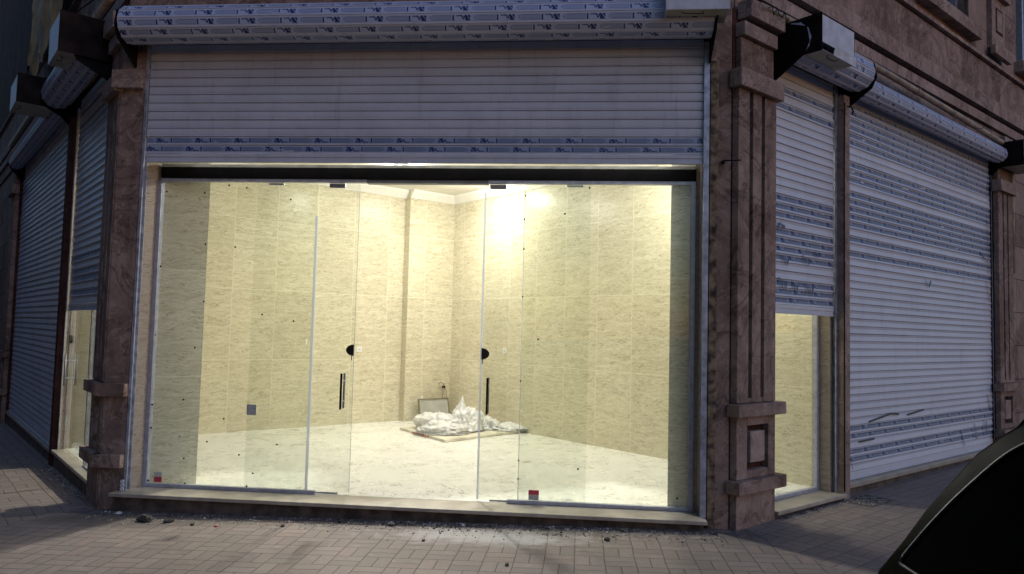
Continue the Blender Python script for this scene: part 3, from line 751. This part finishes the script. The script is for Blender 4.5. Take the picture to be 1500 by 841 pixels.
def door(label, x0, x1, xe, sgn, hx):
    t = empty('sliding_door', ((x0 + x1) / 2, .04, 0), label, 'glass door')
    B('pane', GLASS_D, t, x0, x1, .032, .042, .012, 2.645)
    B('bottom_guide', ALU_D, t, x0 + .1, x1 - .1, .030, .044, .002, .011)
    lk = halfdisc('lock', t, xe, 1.215, .048, sgn, .022, .052, DARKM)
    bm = BM(); tube(bm, [(xe + sgn * .012, .018, 1.18), (xe + sgn * .012, .016, 1.13)], .004, 6); finish('key', bm, DARKM, lk)
    h = BM(); box(h, hx - .008, hx + .008, -.012, .004, .713, 1.017, bev=.002); hd = finish('handle', h, BLACK, t)
    for z in (.78, .95):
        bm = BM(); tube(bm, [(hx, .0035, z), (hx, .0315, z)], .007, 8); finish('standoff', bm, ALU, hd)
    h = BM(); box(h, hx - .008, hx + .008, .072, .088, .715, 1.015, bev=.002); hd = finish('handle', h, ALU_D, t)
    for z in (.78, .95):
        bm = BM(); tube(bm, [(hx, .0425, z), (hx, .0715, z)], .007, 8); finish('standoff', bm, ALU, hd)
    if sgn > 0: B('edge_seal', SEAL, t, x0 - .008, x0 + .008, .028, .046, .012, 2.58)
    else: B('edge_seal', SEAL_D, t, x1 - .002, x1 + .0015, .0315, .0425, .012, 2.64)
    child_fix(t)
door('glass sliding door left of the open doorway, dark half round lock on its right edge', -1.445, -.522, -.524, -1, -.612)
door('glass sliding door right of the open doorway, dark half round lock on its left edge', .572, 1.465, .576, 1, .635)

# side windows
t = empty('side_window', F('R', 2.8, 1.79, 0), 'lit side window under the half raised narrow shutter, right of the corner pier', 'window')
bm = BM(); box(bm, 2.26, 3.31, 1.785, 1.795, .03, 3.5); xf(bm, 'R'); finish('pane', bm, GLASS, t)
bm = BM(); box(bm, 3.305, 3.343, 1.765, 1.815, 0, 3.5, bev=.003); xf(bm, 'R'); finish('frame', bm, ALU, t)
bm = BM(); box(bm, 2.26, 3.304, 1.765, 1.815, .0005, .032, bev=.003); xf(bm, 'R'); finish('frame', bm, ALU, t)
child_fix(t)
t = empty('side_door', F('L', 3.2, 1.86, 0), 'lit glass side door with a long bar handle, left of the corner pier', 'glass door')
bm = BM(); box(bm, 2.16, 2.84, 1.872, 1.882, .012, 3.5); xf(bm, 'L'); finish('fixed_pane', bm, GLASS, t)
bm = BM(); box(bm, 2.88, 4.06, 1.872, 1.882, .012, 3.5); xf(bm, 'L'); finish('pane', bm, GLASS, t)
bm = BM(); box(bm, 2.842, 2.878, 1.857, 1.897, .0, 3.5, bev=.003); xf(bm, 'L'); finish('frame', bm, ALU, t)
bm = BM(); box(bm, 2.16, 2.841, 1.857, 1.897, .0005, .011); xf(bm, 'L'); finish('frame', bm, ALU, t)
for w in (1.93, 1.824):
    bm = BM(); tube(bm, [F('L', 3.93, w, .70), F('L', 3.93, w, 1.04)], .010, 10); h = finish('handle', bm, ALU_D, t, smooth=True)
    for z in (.78, .97):
        bm = BM(); s = 1 if w > 1.88 else -1; tube(bm, [F('L', 3.93, 1.877 + s * .006, z), F('L', 3.93, w - s * .009, z)], .006, 8); finish('standoff', bm, ALU, h)
bm = BM(); tube(bm, [F('L', 3.99, 1.862, 1.2), F('L', 3.99, 1.892, 1.2)], .045, 16); finish('lock', bm, DARKM, t)
child_fix(t)

# ------------------------------------------------------------------ things inside the shop
def wall_switch(frame_u, w, z, axis, label):
    p = F('R', frame_u, w, z); t = empty('wall_switch', p, label, 'switch', 'white wall switches')
    bm = BM()
    if axis == 'w': box(bm, frame_u - .04, frame_u + .04, w, w + .012, z - .04, z + .04, bev=.003)
    else: box(bm, frame_u - .012, frame_u, w - .04, w + .04, z - .04, z + .04, bev=.003)
    xf(bm, 'R'); finish('plate', bm, SWITCH, t)
    bm = BM()
    if axis == 'w': box(bm, frame_u - .02, frame_u + .02, w + .012, w + .016, z - .022, z + .022, bev=.002)
    else: box(bm, frame_u - .016, frame_u - .012, w - .02, w + .02, z - .022, z + .022, bev=.002)
    xf(bm, 'R'); finish('rocker', bm, m_plain('rocker_plastic', (.6, .6, .57), .35, var=.03), t)
    child_fix(t)
wall_switch(1.88, -4.46, 1.08, 'w', 'white wall switch left of the projecting tiled column')
wall_switch(3.43, -2.968, 1.118, 'u', 'white wall switch on the right tiled wall behind the right door')
tag(B('wall_patch', m_plain('white_patch', (.85, .85, .8), .5, var=.03), None, 2.9, 2.93, -4.33, -4.326, .27, .38, frame='R'), 'small white scrap stuck low on the tiled column', 'patch')
tag(B('wall_patch', m_plain('white_patch_b', (.85, .85, .8), .5, var=.03), None, 1.05, 1.07, -4.46, -4.456, 1.15, 1.22, frame='R'), 'small white scrap stuck on the back left wall', 'patch')
t = empty('cable_outlet', F('R', 3.38, -4.33, .48), 'small cable outlet with hanging wires in the back corner above the pale panel', 'outlet')
bm = BM(); tube(bm, [F('R', 3.3, -4.33, .50), F('R', 3.3, -4.29, .50)], .022, 10); finish('socket', bm, BLACK, t)
bm = BM(); tube(bm, [F('R', 3.29, -4.30, .51), F('R', 3.26, -4.27, .47), F('R', 3.25, -4.27, .3), F('R', 3.25, -4.28, .1)], .006, 6); tube(bm, [F('R', 3.31, -4.30, .50), F('R', 3.33, -4.27, .45), F('R', 3.34, -4.28, .15)], .005, 6)
tube(bm, [F('R', 3.3, -4.30, .52), F('R', 3.27, -4.27, .56), F('R', 3.22, -4.29, .58), F('R', 3.2, -4.31, .55)], .008, 6)
finish('wires', bm, PIPEM, t, smooth=True); child_fix(t)

# board on the floor
t = empty('board', (-.2, 3.9, 0), 'thin cream board lying flat on the shop floor with red print on its edge', 'board')
bp = [(-1.065, 4.02), (-.243, 3.03), (.80, 4.42), (.62, 4.72), (-.1, 4.95)]
bm = BM(); prism(bm, bp, .004, .034); finish('sheet', bm, BOARD, t)
bm = BM(); a = Vector(bp[0]); b = Vector(bp[1]); nrm = Vector((-(b - a).y, (b - a).x)).normalized()
if nrm.y > 0: nrm = -nrm
for k in range(7):
    f0 = .30 + .055 * k + .004; f1 = f0 + .038; z0, z1 = .010, .030 - .006 * (k % 2)
    q = [a.lerp(b, f0) + nrm * .0015, a.lerp(b, f1) + nrm * .0015]
    bm.faces.new([bm.verts.new((q[0].x, q[0].y, z0)), bm.verts.new((q[1].x, q[1].y, z0)), bm.verts.new((q[1].x, q[1].y, z1)), bm.verts.new((q[0].x, q[0].y, z1))])
for k in range(4):
    f0 = .32 + .07 * k; q = [a.lerp(b, f0) - nrm * .01, a.lerp(b, f0 + .045) - nrm * .01, a.lerp(b, f0 + .05) - nrm * .035, a.lerp(b, f0 + .01) - nrm * .03]
    bm.faces.new([bm.verts.new((p.x, p.y, .0352)) for p in q])
finish('red_print', bm, REDP, t); child_fix(t)
# leaning panel with frame
t = empty('leaning_panel', F('R', 3.1, -4.25, 0), 'pale square panel with a thin frame leaning in the back corner behind the bags', 'panel')
bm = BM(); box(bm, -.26, .26, 0, .012, 0, .34); M_ = Matrix.Translation(F('R', 3.02, -4.10, .0)) @ Matrix.Rotation(R_(45), 4, 'Z') @ Matrix.Rotation(R_(-12), 4, 'X')
bmesh.ops.transform(bm, matrix=M_, verts=bm.verts); finish('face', bm, m_plain('pale_grey_board', (.42, .42, .38), .5, var=.08), t)
bm = BM()
for d in ((-.275, -.258, -.012, .014, 0, .355), (.258, .275, -.012, .014, 0, .355), (-.257, .257, -.012, .014, .338, .355)): box(bm, *d)
bmesh.ops.transform(bm, matrix=M_, verts=bm.verts); finish('frame', bm, m_plain('olive_frame', (.22, .19, .12), .5), t); child_fix(t)
bm = BM()
for a, b in (((-1.05, 4.95), (-.75, 4.86)), ((-1.0, 4.83), (-.7, 4.78)), ((-1.05, 4.95), (-1.0, 4.83))): tube(bm, [(*a, .02), (*b, .02)], .014, 6)
tag(finish('metal_bracket', bm, BLACK), 'dark metal bracket lying on the floor left of the white bags', 'bracket')

def crumple(name, label, loc, sc, seed, peak=None, rot=0, flat=.0):
    bm = BM(); bmesh.ops.create_icosphere(bm, subdivisions=5, radius=1)
    rnd = random.Random(seed); off = Vector((rnd.uniform(-50, 50), rnd.uniform(-50, 50), rnd.uniform(-50, 50)))
    ca, sa = math.cos(rot), math.sin(rot)
    for v in bm.verts:
        d = v.co.normalized()
        n1 = noise.noise(d * 1.5 + off); n2 = 1 - abs(noise.noise(d * 3.2 + off * 2)) * 2; n3 = 1 - abs(noise.noise(d * 7 + off * 3)) * 2; n4 = 1 - abs(noise.noise(d * 14 + off)) * 2
        r = 1 + .42 * n1 + .24 * n2 + .15 * n3 + .06 * n4
        p = d * r
        if peak:
            px, py, h, sh = peak; k = math.exp(-(((p.x - px) ** 2 + (p.y - py) ** 2) / sh))
            if p.z > 0: p.z += k * h; p.x += (px - p.x) * k * .35; p.y += (py - p.y) * k * .35
        z = p.z * sc[2]
        if z < 0: z *= .12; p.x *= 1.12; p.y *= 1.12
        z = max(z + sc[2] * .1, .0) + .001
        x, y = p.x * sc[0], p.y * sc[1]
        v.co = (x * ca - y * sa, x * sa + y * ca, z)
    o = finish(name, bm, BAG, smooth=False); o.location = loc
    for p in o.data.polygons: p.use_smooth = True
    return tag(o, label, 'plastic bag')
crumple('plastic_bag', 'bulky crumpled white plastic bag at the left of the heap on the board', (-.43, 3.98, .036), (.30, .26, .155), 3)
crumple('plastic_bag', 'loose white plastic sheeting in the middle foreground of the bag heap', (-.40, 3.62, .036), (.27, .18, .10), 15)
crumple('plastic_bag', 'tall white plastic bag drawn up into a point in the heap on the board', (-.13, 3.98, .036), (.17, .16, .23), 8, peak=(-.35, 0, .95, .06))
crumple('plastic_bag', 'small rounded white plastic bag right of the pointed bag', (.12, 4.28, .036), (.14, .14, .11), 21)
crumple('plastic_bag', 'low spread out white plastic sheet at the right end of the board', (.42, 4.30, .036), (.26, .18, .05), 30, peak=(0, .2, .6, .1))

# ceiling lights (three lit lamps; they also light the pavement through the glass)
LW = (1.0, .985, .895)
LENS = m_emit('lit_lens', (1, .95, .8), 6)
def flood_nodes(L, az0, az1, boost, base=1.0):
    """angular output of the lamp: even all round, stronger towards the street between az0 and az1 (degrees from -Y)"""
    L.use_nodes = True; nt = L.node_tree; em = nt.nodes['Emission']
    tc = nt.nodes.new('ShaderNodeNewGeometry'); sx = nt.nodes.new('ShaderNodeSeparateXYZ')
    nt.links.new(tc.outputs['Incoming'], sx.inputs[0])
    X, Y, Z = (V(nt, sx.outputs[i]) for i in range(3))
    h = (X * X + Y * Y).pw(.5)
    el = (Z * -1)._m('ARCTAN2', h)
    az = X._m('ARCTAN2', Y * -1)
    sm = lambda v, a, b: v.step(a, b)
    f = sm(el, R_(3), R_(9)) * sm(el, R_(44), R_(47)).rsub(1) * sm(az, R_(az0 - 3), R_(az0)) * sm(az, R_(az1), R_(az1 + 3)).rsub(1)
    s = f * boost + ((Z * -1).mx(0.0) * 1.0 + .42) * base
    nt.links.new(s.so, em.inputs['Strength'])
def lamp(label, x, y, power, az=None, boost=0, base=1):
    t = empty('ceiling_light', (x, y, 3.53), label, 'ceiling light', 'lit ceiling lights in the shop')
    bm = BM(); tube(bm, [(x, y, 3.529), (x, y, 3.50)], .09, 24); finish('housing', bm, WHITE, t)
    bm = BM(); tube(bm, [(x, y, 3.499), (x, y, 3.492)], .075, 24); finish('lens', bm, LENS, t)
    L = bpy.data.lights.new('lamp_bulb', 'POINT'); L.energy = power; L.color = LW; L.shadow_soft_size = .12
    flood_nodes(L, *(az or (-1, 1)), boost, base)
    o = bpy.data.objects.new('lamp_bulb', L); col.objects.link(o); o.location = (x, y, 3.44); o.parent = t
    child_fix(t)
LA, LB, LC = 106, 96, 92
lamp('ceiling lamp over the left half of the shop floor', -.95, 3.15, LA, (-66, 50), 9.5)
lamp('ceiling lamp close to the right side window', 2.2, 1.65, LB, (-76, 72), 6.5)
lamp('ceiling lamp over the back corner near the right wall', -.14, 4.10, LC)

# ------------------------------------------------------------------ rubble and gravel
def stones(name, mat, gen, n, smin, smax, seed):
    rnd = random.Random(seed); bm = BM()
    for i in range(n):
        x, y = gen(rnd); s = smin + (smax - smin) * rnd.random() ** 3
        m = Matrix.Translation((x, y, gz(x) + s * .3)) @ Matrix.Rotation(rnd.uniform(0, 6.3), 4, 'Z') @ Matrix.Rotation(rnd.uniform(0, 6.3), 4, 'X') @ Matrix.Diagonal((s, s * rnd.uniform(.5, .9), s * rnd.uniform(.35, .7), 1))
        bmesh.ops.create_icosphere(bm, subdivisions=1, radius=1, matrix=m)
    for v in bm.verts: v.co += Vector((rnd.uniform(-1, 1), rnd.uniform(-1, 1), rnd.uniform(-1, 1))) * smin * .22
    return finish(name, bm, mat)
def gen_front(r):
    x = r.uniform(-2.5, 2.5) if r.random() < .6 else r.gauss(1.1, .7); y = -.27 - abs(r.gauss(0, .15)) - .012
    return max(-2.5, min(2.45, x)), y
tag(stones('rubble', RUBBLE, gen_front, 3000, .002, .011, 1), 'fine plaster rubble and grit swept along the foot of the front sill', 'rubble', kind='stuff')
def gen_pit(r): p = F('R', r.uniform(3.35, 3.72), r.uniform(2.06, 2.30)); return p.x, p.y
pit = sheet('gravel_pit', [Fxy('R', 3.32, 2.05), Fxy('R', 3.76, 2.05), Fxy('R', 3.76, 2.32), Fxy('R', 3.32, 2.32)], .004, m_plain('pit_soil', (.13, .115, .095), .95, var=.4, scale=30, bump=.8))
tag(stones('gravel', GRAVEL, gen_pit, 900, .004, .011, 2), 'grey gravel filling the missing paver by the slim stone post', 'gravel', kind='stuff')
def gen_side(r): p = F('R', r.uniform(2.3, 3.4), 2.02 + abs(r.gauss(0, .05))); return p.x, p.y
tag(stones('grit', RUBBLE, gen_side, 300, .003, .009, 5), 'grit along the foot of the right side window sill', 'grit', kind='stuff')
def gen_left(r): p = F('L', r.uniform(2.2, 4.3), 1.98 + abs(r.gauss(0, .05))); return p.x, p.y
tag(stones('grit', RUBBLE, gen_left, 300, .003, .010, 6), 'grit along the foot of the left side door sill', 'grit', kind='stuff')
def chunk(label, x, y, s, mat, cat='debris'):
    bm = BM(); bmesh.ops.create_icosphere(bm, subdivisions=2, radius=1)
    for v in bm.verts:
        n = noise.noise(v.co * 1.7 + Vector((x * 9, y * 7, 1))); v.co *= (1 + .5 * n); v.co.x *= s; v.co.y *= s * .7; v.co.z = max(v.co.z * s * .55, -s * .2) + s * .2
    o = finish('debris', bm, mat); o.location = (x, y, gz(x) + .001); o.rotation_euler.z = x * 5; tag(o, label, cat, 'bits of rubble on the pavers')
DK = m_plain('dark_mortar_lump', (.05, .045, .04), .9, var=.3, scale=20)
WH = m_plain('white_plaster_lump', (.62, .60, .56), .8, var=.1, scale=20)
for lab, px, py, s, mt in (('small white plaster lump at the foot of the sill left of the doorway middle', -.05, -.37, .022, WH), ('dark mortar lump touching the white plaster lump below the doorway', -.03, -.42, .032, DK),
        ('white plaster lump below the right half of the doorway', .52, -.37, .020, WH), ('dark lump against the sill left of the white lumps', -.45, -.36, .035, DK),
        ('dark lump on the pavers below the left edge of the doorway', -.85, -.55, .02, DK), ('dark lump on the pavers in front of the doorway middle', .3, -.80, .018, DK),
        ('dark lump nearest the camera in front of the right door', .95, -1.28, .020, DK), ('dark lump below the red sticker of the right panel', 1.62, -.62, .030, DK),
        ('pale rubble lump below the right panel', 1.75, -.36, .030, RUBBLE), ('flat dark clod on the pavers at the left end of the sill', -1.98, -.52, .07, DK),
        ('flat dark clod beside the larger clod at the left end', -1.78, -.54, .04, DK), ('white plaster crumb by the sill end of the left pier', -2.32, -.34, .025, WH),
        ('small red scrap on the pavers below the left panel', -1.35, -.62, .016, REDP), ('dark lump on the pavers left of the red scrap', -1.55, -.60, .02, DK)):
    chunk(lab, px, py, s, mt)
bm = BM(); tube(bm, [(-3.2, -1.55, gz(-3.2) + .012), (-2.9, -1.5, gz(-2.9) + .012), (-2.72, -1.62, gz(-2.7) + .012), (-2.6, -1.8, gz(-2.6) + .012), (-2.55, -2.1, gz(-2.5) + .012)], .008, 6)
tag(finish('cable', bm, BLACK, smooth=True), 'black cable lying on the pavers at the lower left', 'cable')

# ------------------------------------------------------------------ left background
t = empty('scaffold', F('L', 9.2, 2.3, 0), 'two grey metal poles standing in front of the far left facade', 'scaffold')
for u, w in ((8.3, 2.42), (9.6, 2.5)):
    bm = BM(); tube(bm, [F('L', u, w, -.35), F('L', u, w, 8.5)], .03, 10); finish('pole', bm, ALU_D, t, smooth=True)
bm = BM(); tube(bm, [F('L', 8.2, 2.43, 5.2), F('L', 10.0, 2.53, 3.6)], .022, 8); finish('brace', bm, ALU_D, t, smooth=True)
child_fix(t)
bm = BM(); nu, nz_ = 26, 20; g = []
for i in range(nu + 1):
    rowv = []
    for j in range(nz_ + 1):
        u = 4.3 + 2.6 * i / nu; z = 4.75 + 2.6 * j / nz_ + .12 * math.sin(i * .9) * (1 - j / nz_)
        d = .07 * noise.noise(Vector((u * 2.2, z * 1.4, 3))) + .03 * (1 - abs(noise.noise(Vector((u * 5, z * 4, 8)))) * 2)
        rowv.append(bm.verts.new(F('L', u, 2.12 + d, z)))
    g.append(rowv)
for i in range(nu):
    for j in range(nz_): bm.faces.new((g[i][j], g[i + 1][j], g[i + 1][j + 1], g[i][j + 1]))
tag(finish('tarp', bm, TARP, smooth=True), 'ochre plastic tarp hung over the upper wall on the left street', 'tarp')

opp = empty('sky_blocking_building', F('L', 12, 9.5, -.4), 'unseen stone building added across the left street to block the sky', 'building')  # out of view, added to keep sky light off the left street front
B('wall', STONE_J, opp, -9.0, 120, 9.5, 16, -.6, 8.6, frame='L')
B('roof', STONE_D, opp, -9.2, 120.2, 9.3, 16.2, 8.601, 8.9, frame='L')
for k in range(-3, 8):
    for fl_ in range(2):
        wd = B('window', WGLASS, opp, 4 + k * 4.2, 5.6 + k * 4.2, 9.46, 9.497, 3.2 + fl_ * 3.1, 4.9 + fl_ * 3.1, frame='L')
        B('sill', STONE_P, wd, 3.9 + k * 4.2, 5.7 + k * 4.2, 9.38, 9.498, 3.05 + fl_ * 3.1, 3.19 + fl_ * 3.1, frame='L')
child_fix(opp)
# ------------------------------------------------------------------ camera
yaw, pitch, roll_ = R_(-5.278), R_(3.340), R_(1.433)
Fv = Vector((math.sin(yaw) * math.cos(pitch), math.cos(yaw) * math.cos(pitch), math.sin(pitch)))
r0 = Vector((math.cos(yaw), -math.sin(yaw), 0)); u0_ = r0.cross(Fv)
Rv = r0 * math.cos(roll_) + u0_ * math.sin(roll_); Uv = -r0 * math.sin(roll_) + u0_ * math.cos(roll_)
cam = bpy.data.cameras.new('camera'); cam.sensor_width = 36; cam.lens = 1081.03 / 1500 * 36; cam.clip_end = 1000; cam.clip_start = .05
co = bpy.data.objects.new('camera', cam); col.objects.link(co)
C = Vector((1.388, -6.139, 1.42))
m = Matrix((( Rv.x, Uv.x, -Fv.x, C.x), (Rv.y, Uv.y, -Fv.y, C.y), (Rv.z, Uv.z, -Fv.z, C.z), (0, 0, 0, 1)))
co.matrix_world = m
scene.camera = co

# ------------------------------------------------------------------ parked car (hatchback, its rear left corner shows)
fh = Vector((math.sin(yaw), math.cos(yaw), 0)); rh = Vector((math.cos(yaw), -math.sin(yaw), 0))
ROADZ = gz(2.2) - .135
def carP(x, y, z): return Vector((C.x, C.y, 0)) + rh * x + fh * y + Vector((0, 0, z))
XS = .915
def side_x(z):
    if z > .86: return XS + (z - .86) * .40
    if z > .55: return XS - .0 + (z - .86) ** 2 * .12
    return XS + .011 + (.55 - z) * .10
HW = .83
# side outline (y', z), rear is large y'; numbers read for a small hatchback
tail = [(1.93, .10), (1.99, .25), (2.0, .42), (1.965, .60), (1.94, .70), (1.903, .778), (1.850, .855), (1.80, .935), (1.757, 1.025), (1.71, 1.095), (1.658, 1.172), (1.60, 1.222), (1.55, 1.255), (1.48, 1.288), (1.3, 1.325)]
front = [(.6, 1.355), (.0, 1.345), (-.55, 1.28), (-1.25, .93), (-1.9, .84), (-2.15, .72), (-2.25, .45), (-2.2, .15), (-2.1, .02)]
outline = tail + front
under = [(-1.6, -.02), (1.6, -.02)]
car = empty('parked_car', carP(XS + HW, .0, ROADZ), 'black hatchback parked at the lower right, its tinted window edged with a thin trim', 'car')
def body():
    bm = BM(); prof = outline + under; rows = []
    fr_ = [0, .03, .12, .3, .5, .7, .88, .97, 1]
    for f in fr_:
        row = []
        for y, z in prof:
            xl = side_x(z); xr = 2 * (XS + HW) - xl; x = xl + (xr - xl) * f
            e = 1 - abs(2 * f - 1); cr = (1 - (1 - min(1, e * 2.2)) ** 2)
            yy = y + (.05 * cr if y > 1.3 else (-.08 * cr if y < -1 else 0)) ; zz = z + (.03 * cr if z > .75 else 0)
            row.append(bm.verts.new(carP(x, yy, zz)))
        rows.append(row)
    n = len(prof)
    for a, b in zip(rows, rows[1:]):
        for i in range(n): bm.faces.new((a[i], a[(i + 1) % n], b[(i + 1) % n], b[i]))
    for rw_ in (rows[0], rows[-1]):
        # side skins: triangulated fan around an inner strip
        bm.faces.new(rw_)
    bmesh.ops.triangulate(bm, faces=[f for f in bm.faces if len(f.verts) > 4])
    bmesh.ops.recalc_face_normals(bm, faces=bm.faces)
    es = [e for e in bm.edges if len(e.link_faces) == 2 and e.calc_face_angle(0) > .6]
    bmesh.ops.bevel(bm, geom=es, offset=.010, segments=3, affect='EDGES', profile=.5)
    o = finish('body', bm, CARP, car, smooth=True); return o
body()
def side_patch(name, pts, mat, off, parent, mirror=False):
    bm = BM(); vs = []
    for y, z in pts:
        x = side_x(z) - off
        if mirror: x = 2 * (XS + HW) - x
        vs.append(bm.verts.new(carP(x, y, z)))
    bm.faces.new(vs); bmesh.ops.triangulate(bm, faces=bm.faces[:]); return finish(name, bm, mat, parent)
def round_poly(pts, r=.03, n=4):
    out = []; m_ = len(pts)
    for i in range(m_):
        p = Vector(pts[i]); a = Vector(pts[i - 1]); b = Vector(pts[(i + 1) % m_])
        ra = min(r, (a - p).length * .45, (b - p).length * .45)
        s = p + (a - p).normalized() * ra; e = p + (b - p).normalized() * ra
        for k in range(n + 1):
            t_ = k / n; out.append(tuple((s * (1 - t_) ** 2 + p * 2 * t_ * (1 - t_) + e * t_ * t_)))
    return out
qw = round_poly([(1.770, .897), (1.750, .935), (1.708, 1.005), (1.662, 1.070), (1.602, 1.142), (1.550, 1.195), (1.48, 1.236), (1.36, 1.266), (.95, 1.285), (.95, .882)], .03)
qw2 = round_poly([(.86, 1.285), (.0, 1.275), (-.45, 1.215), (-.95, .90), (-.9, .83), (.86, .84)], .03)
for pts in (qw, qw2):
    for mir in (False, True):
        w_ = side_patch('side_window', pts, CARG, .003, car, mir)
        bm = BM()
        ring = [carP((side_x(z) - .005) if not mir else 2 * (XS + HW) - side_x(z) + .005, y, z) for y, z in pts]
        tube(bm, ring + [ring[0]], .004, 6, cap=False); finish('window_trim', bm, CHROME, w_, smooth=True)
for nm, ys, zs in (('rear_window', (1.79, 1.56), (.965, 1.26)),):
    bm = BM(); x0, x1 = XS + .16, XS + 2 * HW - .16
    vs = [bm.verts.new(carP(x, y + .062, z + .03)) for x, y, z in ((x0, ys[0], zs[0]), (x1, ys[0], zs[0]), (x1 - .08, ys[1], zs[1]), (x0 + .08, ys[1], zs[1]))]
    bm.faces.new(vs); finish(nm, bm, CARG, car)
bm = BM(); x0, x1 = XS + .2, XS + 2 * HW - .2
bm.faces.new([bm.verts.new(carP(x, y - .085, z + .035)) for x, y, z in ((x0, -.62, 1.23), (x1, -.62, 1.23), (x1 + .05, -1.2, .96), (x0 - .05, -1.2, .96))]); finish('windscreen', bm, CARG, car)
for y in (1.25, -1.45):
    for s in (0, 1):
        cx = XS + .10 if s == 0 else XS + 2 * HW - .10
        zc = ROADZ + .30
        bm = BM(); sg = -1 if s == 0 else 1
        tube(bm, [carP(cx - .09, y, zc), carP(cx - .075, y, zc), carP(cx + .075, y, zc), carP(cx + .09, y, zc)], [.27, .30, .30, .27], 28); w_ = finish('wheel', bm, RUB, car, smooth=False)
        bm = BM(); tube(bm, [carP(cx + sg * .091, y, zc), carP(cx + sg * .097, y, zc)], .19, 20); finish('rim', bm, ALU_D, w_)
for s in (0, 1):
    x = XS + .03 if s == 0 else XS + 2 * HW - .13
    bm = BM(); box(bm, 0, .10, 0, .03, 0, .2, bev=.01)
    for v in bm.verts: v.co = carP(x + v.co.x, 1.90 + v.co.y, .58 + v.co.z)
    finish('tail_light', bm, m_plain('tail_lens', (.25, .01, .01), .15), car)
child_fix(car)
for c in car.children:
    pass

# ------------------------------------------------------------------ sky and light: dusk
w = bpy.data.worlds.new('World'); scene.world = w; w.use_nodes = True; nt = w.node_tree
sky = nt.nodes.new('ShaderNodeTexSky'); sky.sky_type = 'NISHITA'; sky.sun_disc = False
SUN_EL, SUN_AZ = 2.0, 125.0       # azimuth clockwise from +Y
sky.sun_elevation = R_(SUN_EL); sky.sun_rotation = R_(SUN_AZ); sky.air_density = 1.2; sky.ozone_density = 2.5; sky.dust_density = .5
bg = nt.nodes['Background']; bg.inputs[1].default_value = .38
mxn = nt.nodes.new('ShaderNodeMix'); mxn.data_type = 'RGBA'; mxn.blend_type = 'MULTIPLY'; mxn.inputs[0].default_value = 1
mxn.inputs[7].default_value = (.82, .90, 1.14, 1); nt.links.new(sky.outputs[0], mxn.inputs[6]); nt.links.new(mxn.outputs[2], bg.inputs[0])
sun = bpy.data.lights.new('dusk_glow', 'SUN'); sun.energy = .47; sun.angle = R_(60); sun.color = (.62, .68, 1.0)
so = bpy.data.objects.new('dusk_glow', sun); col.objects.link(so)
el, az = R_(38), R_(SUN_AZ + 10)
d = Vector((math.sin(az) * math.cos(el), math.cos(az) * math.cos(el), math.sin(el)))
so.rotation_euler = d.to_track_quat('Z', 'Y').to_euler()

scene.render.engine = 'CYCLES'
scene.view_settings.view_transform = 'Standard'; scene.view_settings.look = 'None'; scene.view_settings.exposure = 0
scene.cycles.use_adaptive_sampling = True; scene.cycles.max_bounces = 10; scene.cycles.diffuse_bounces = 5; scene.cycles.transparent_max_bounces = 24
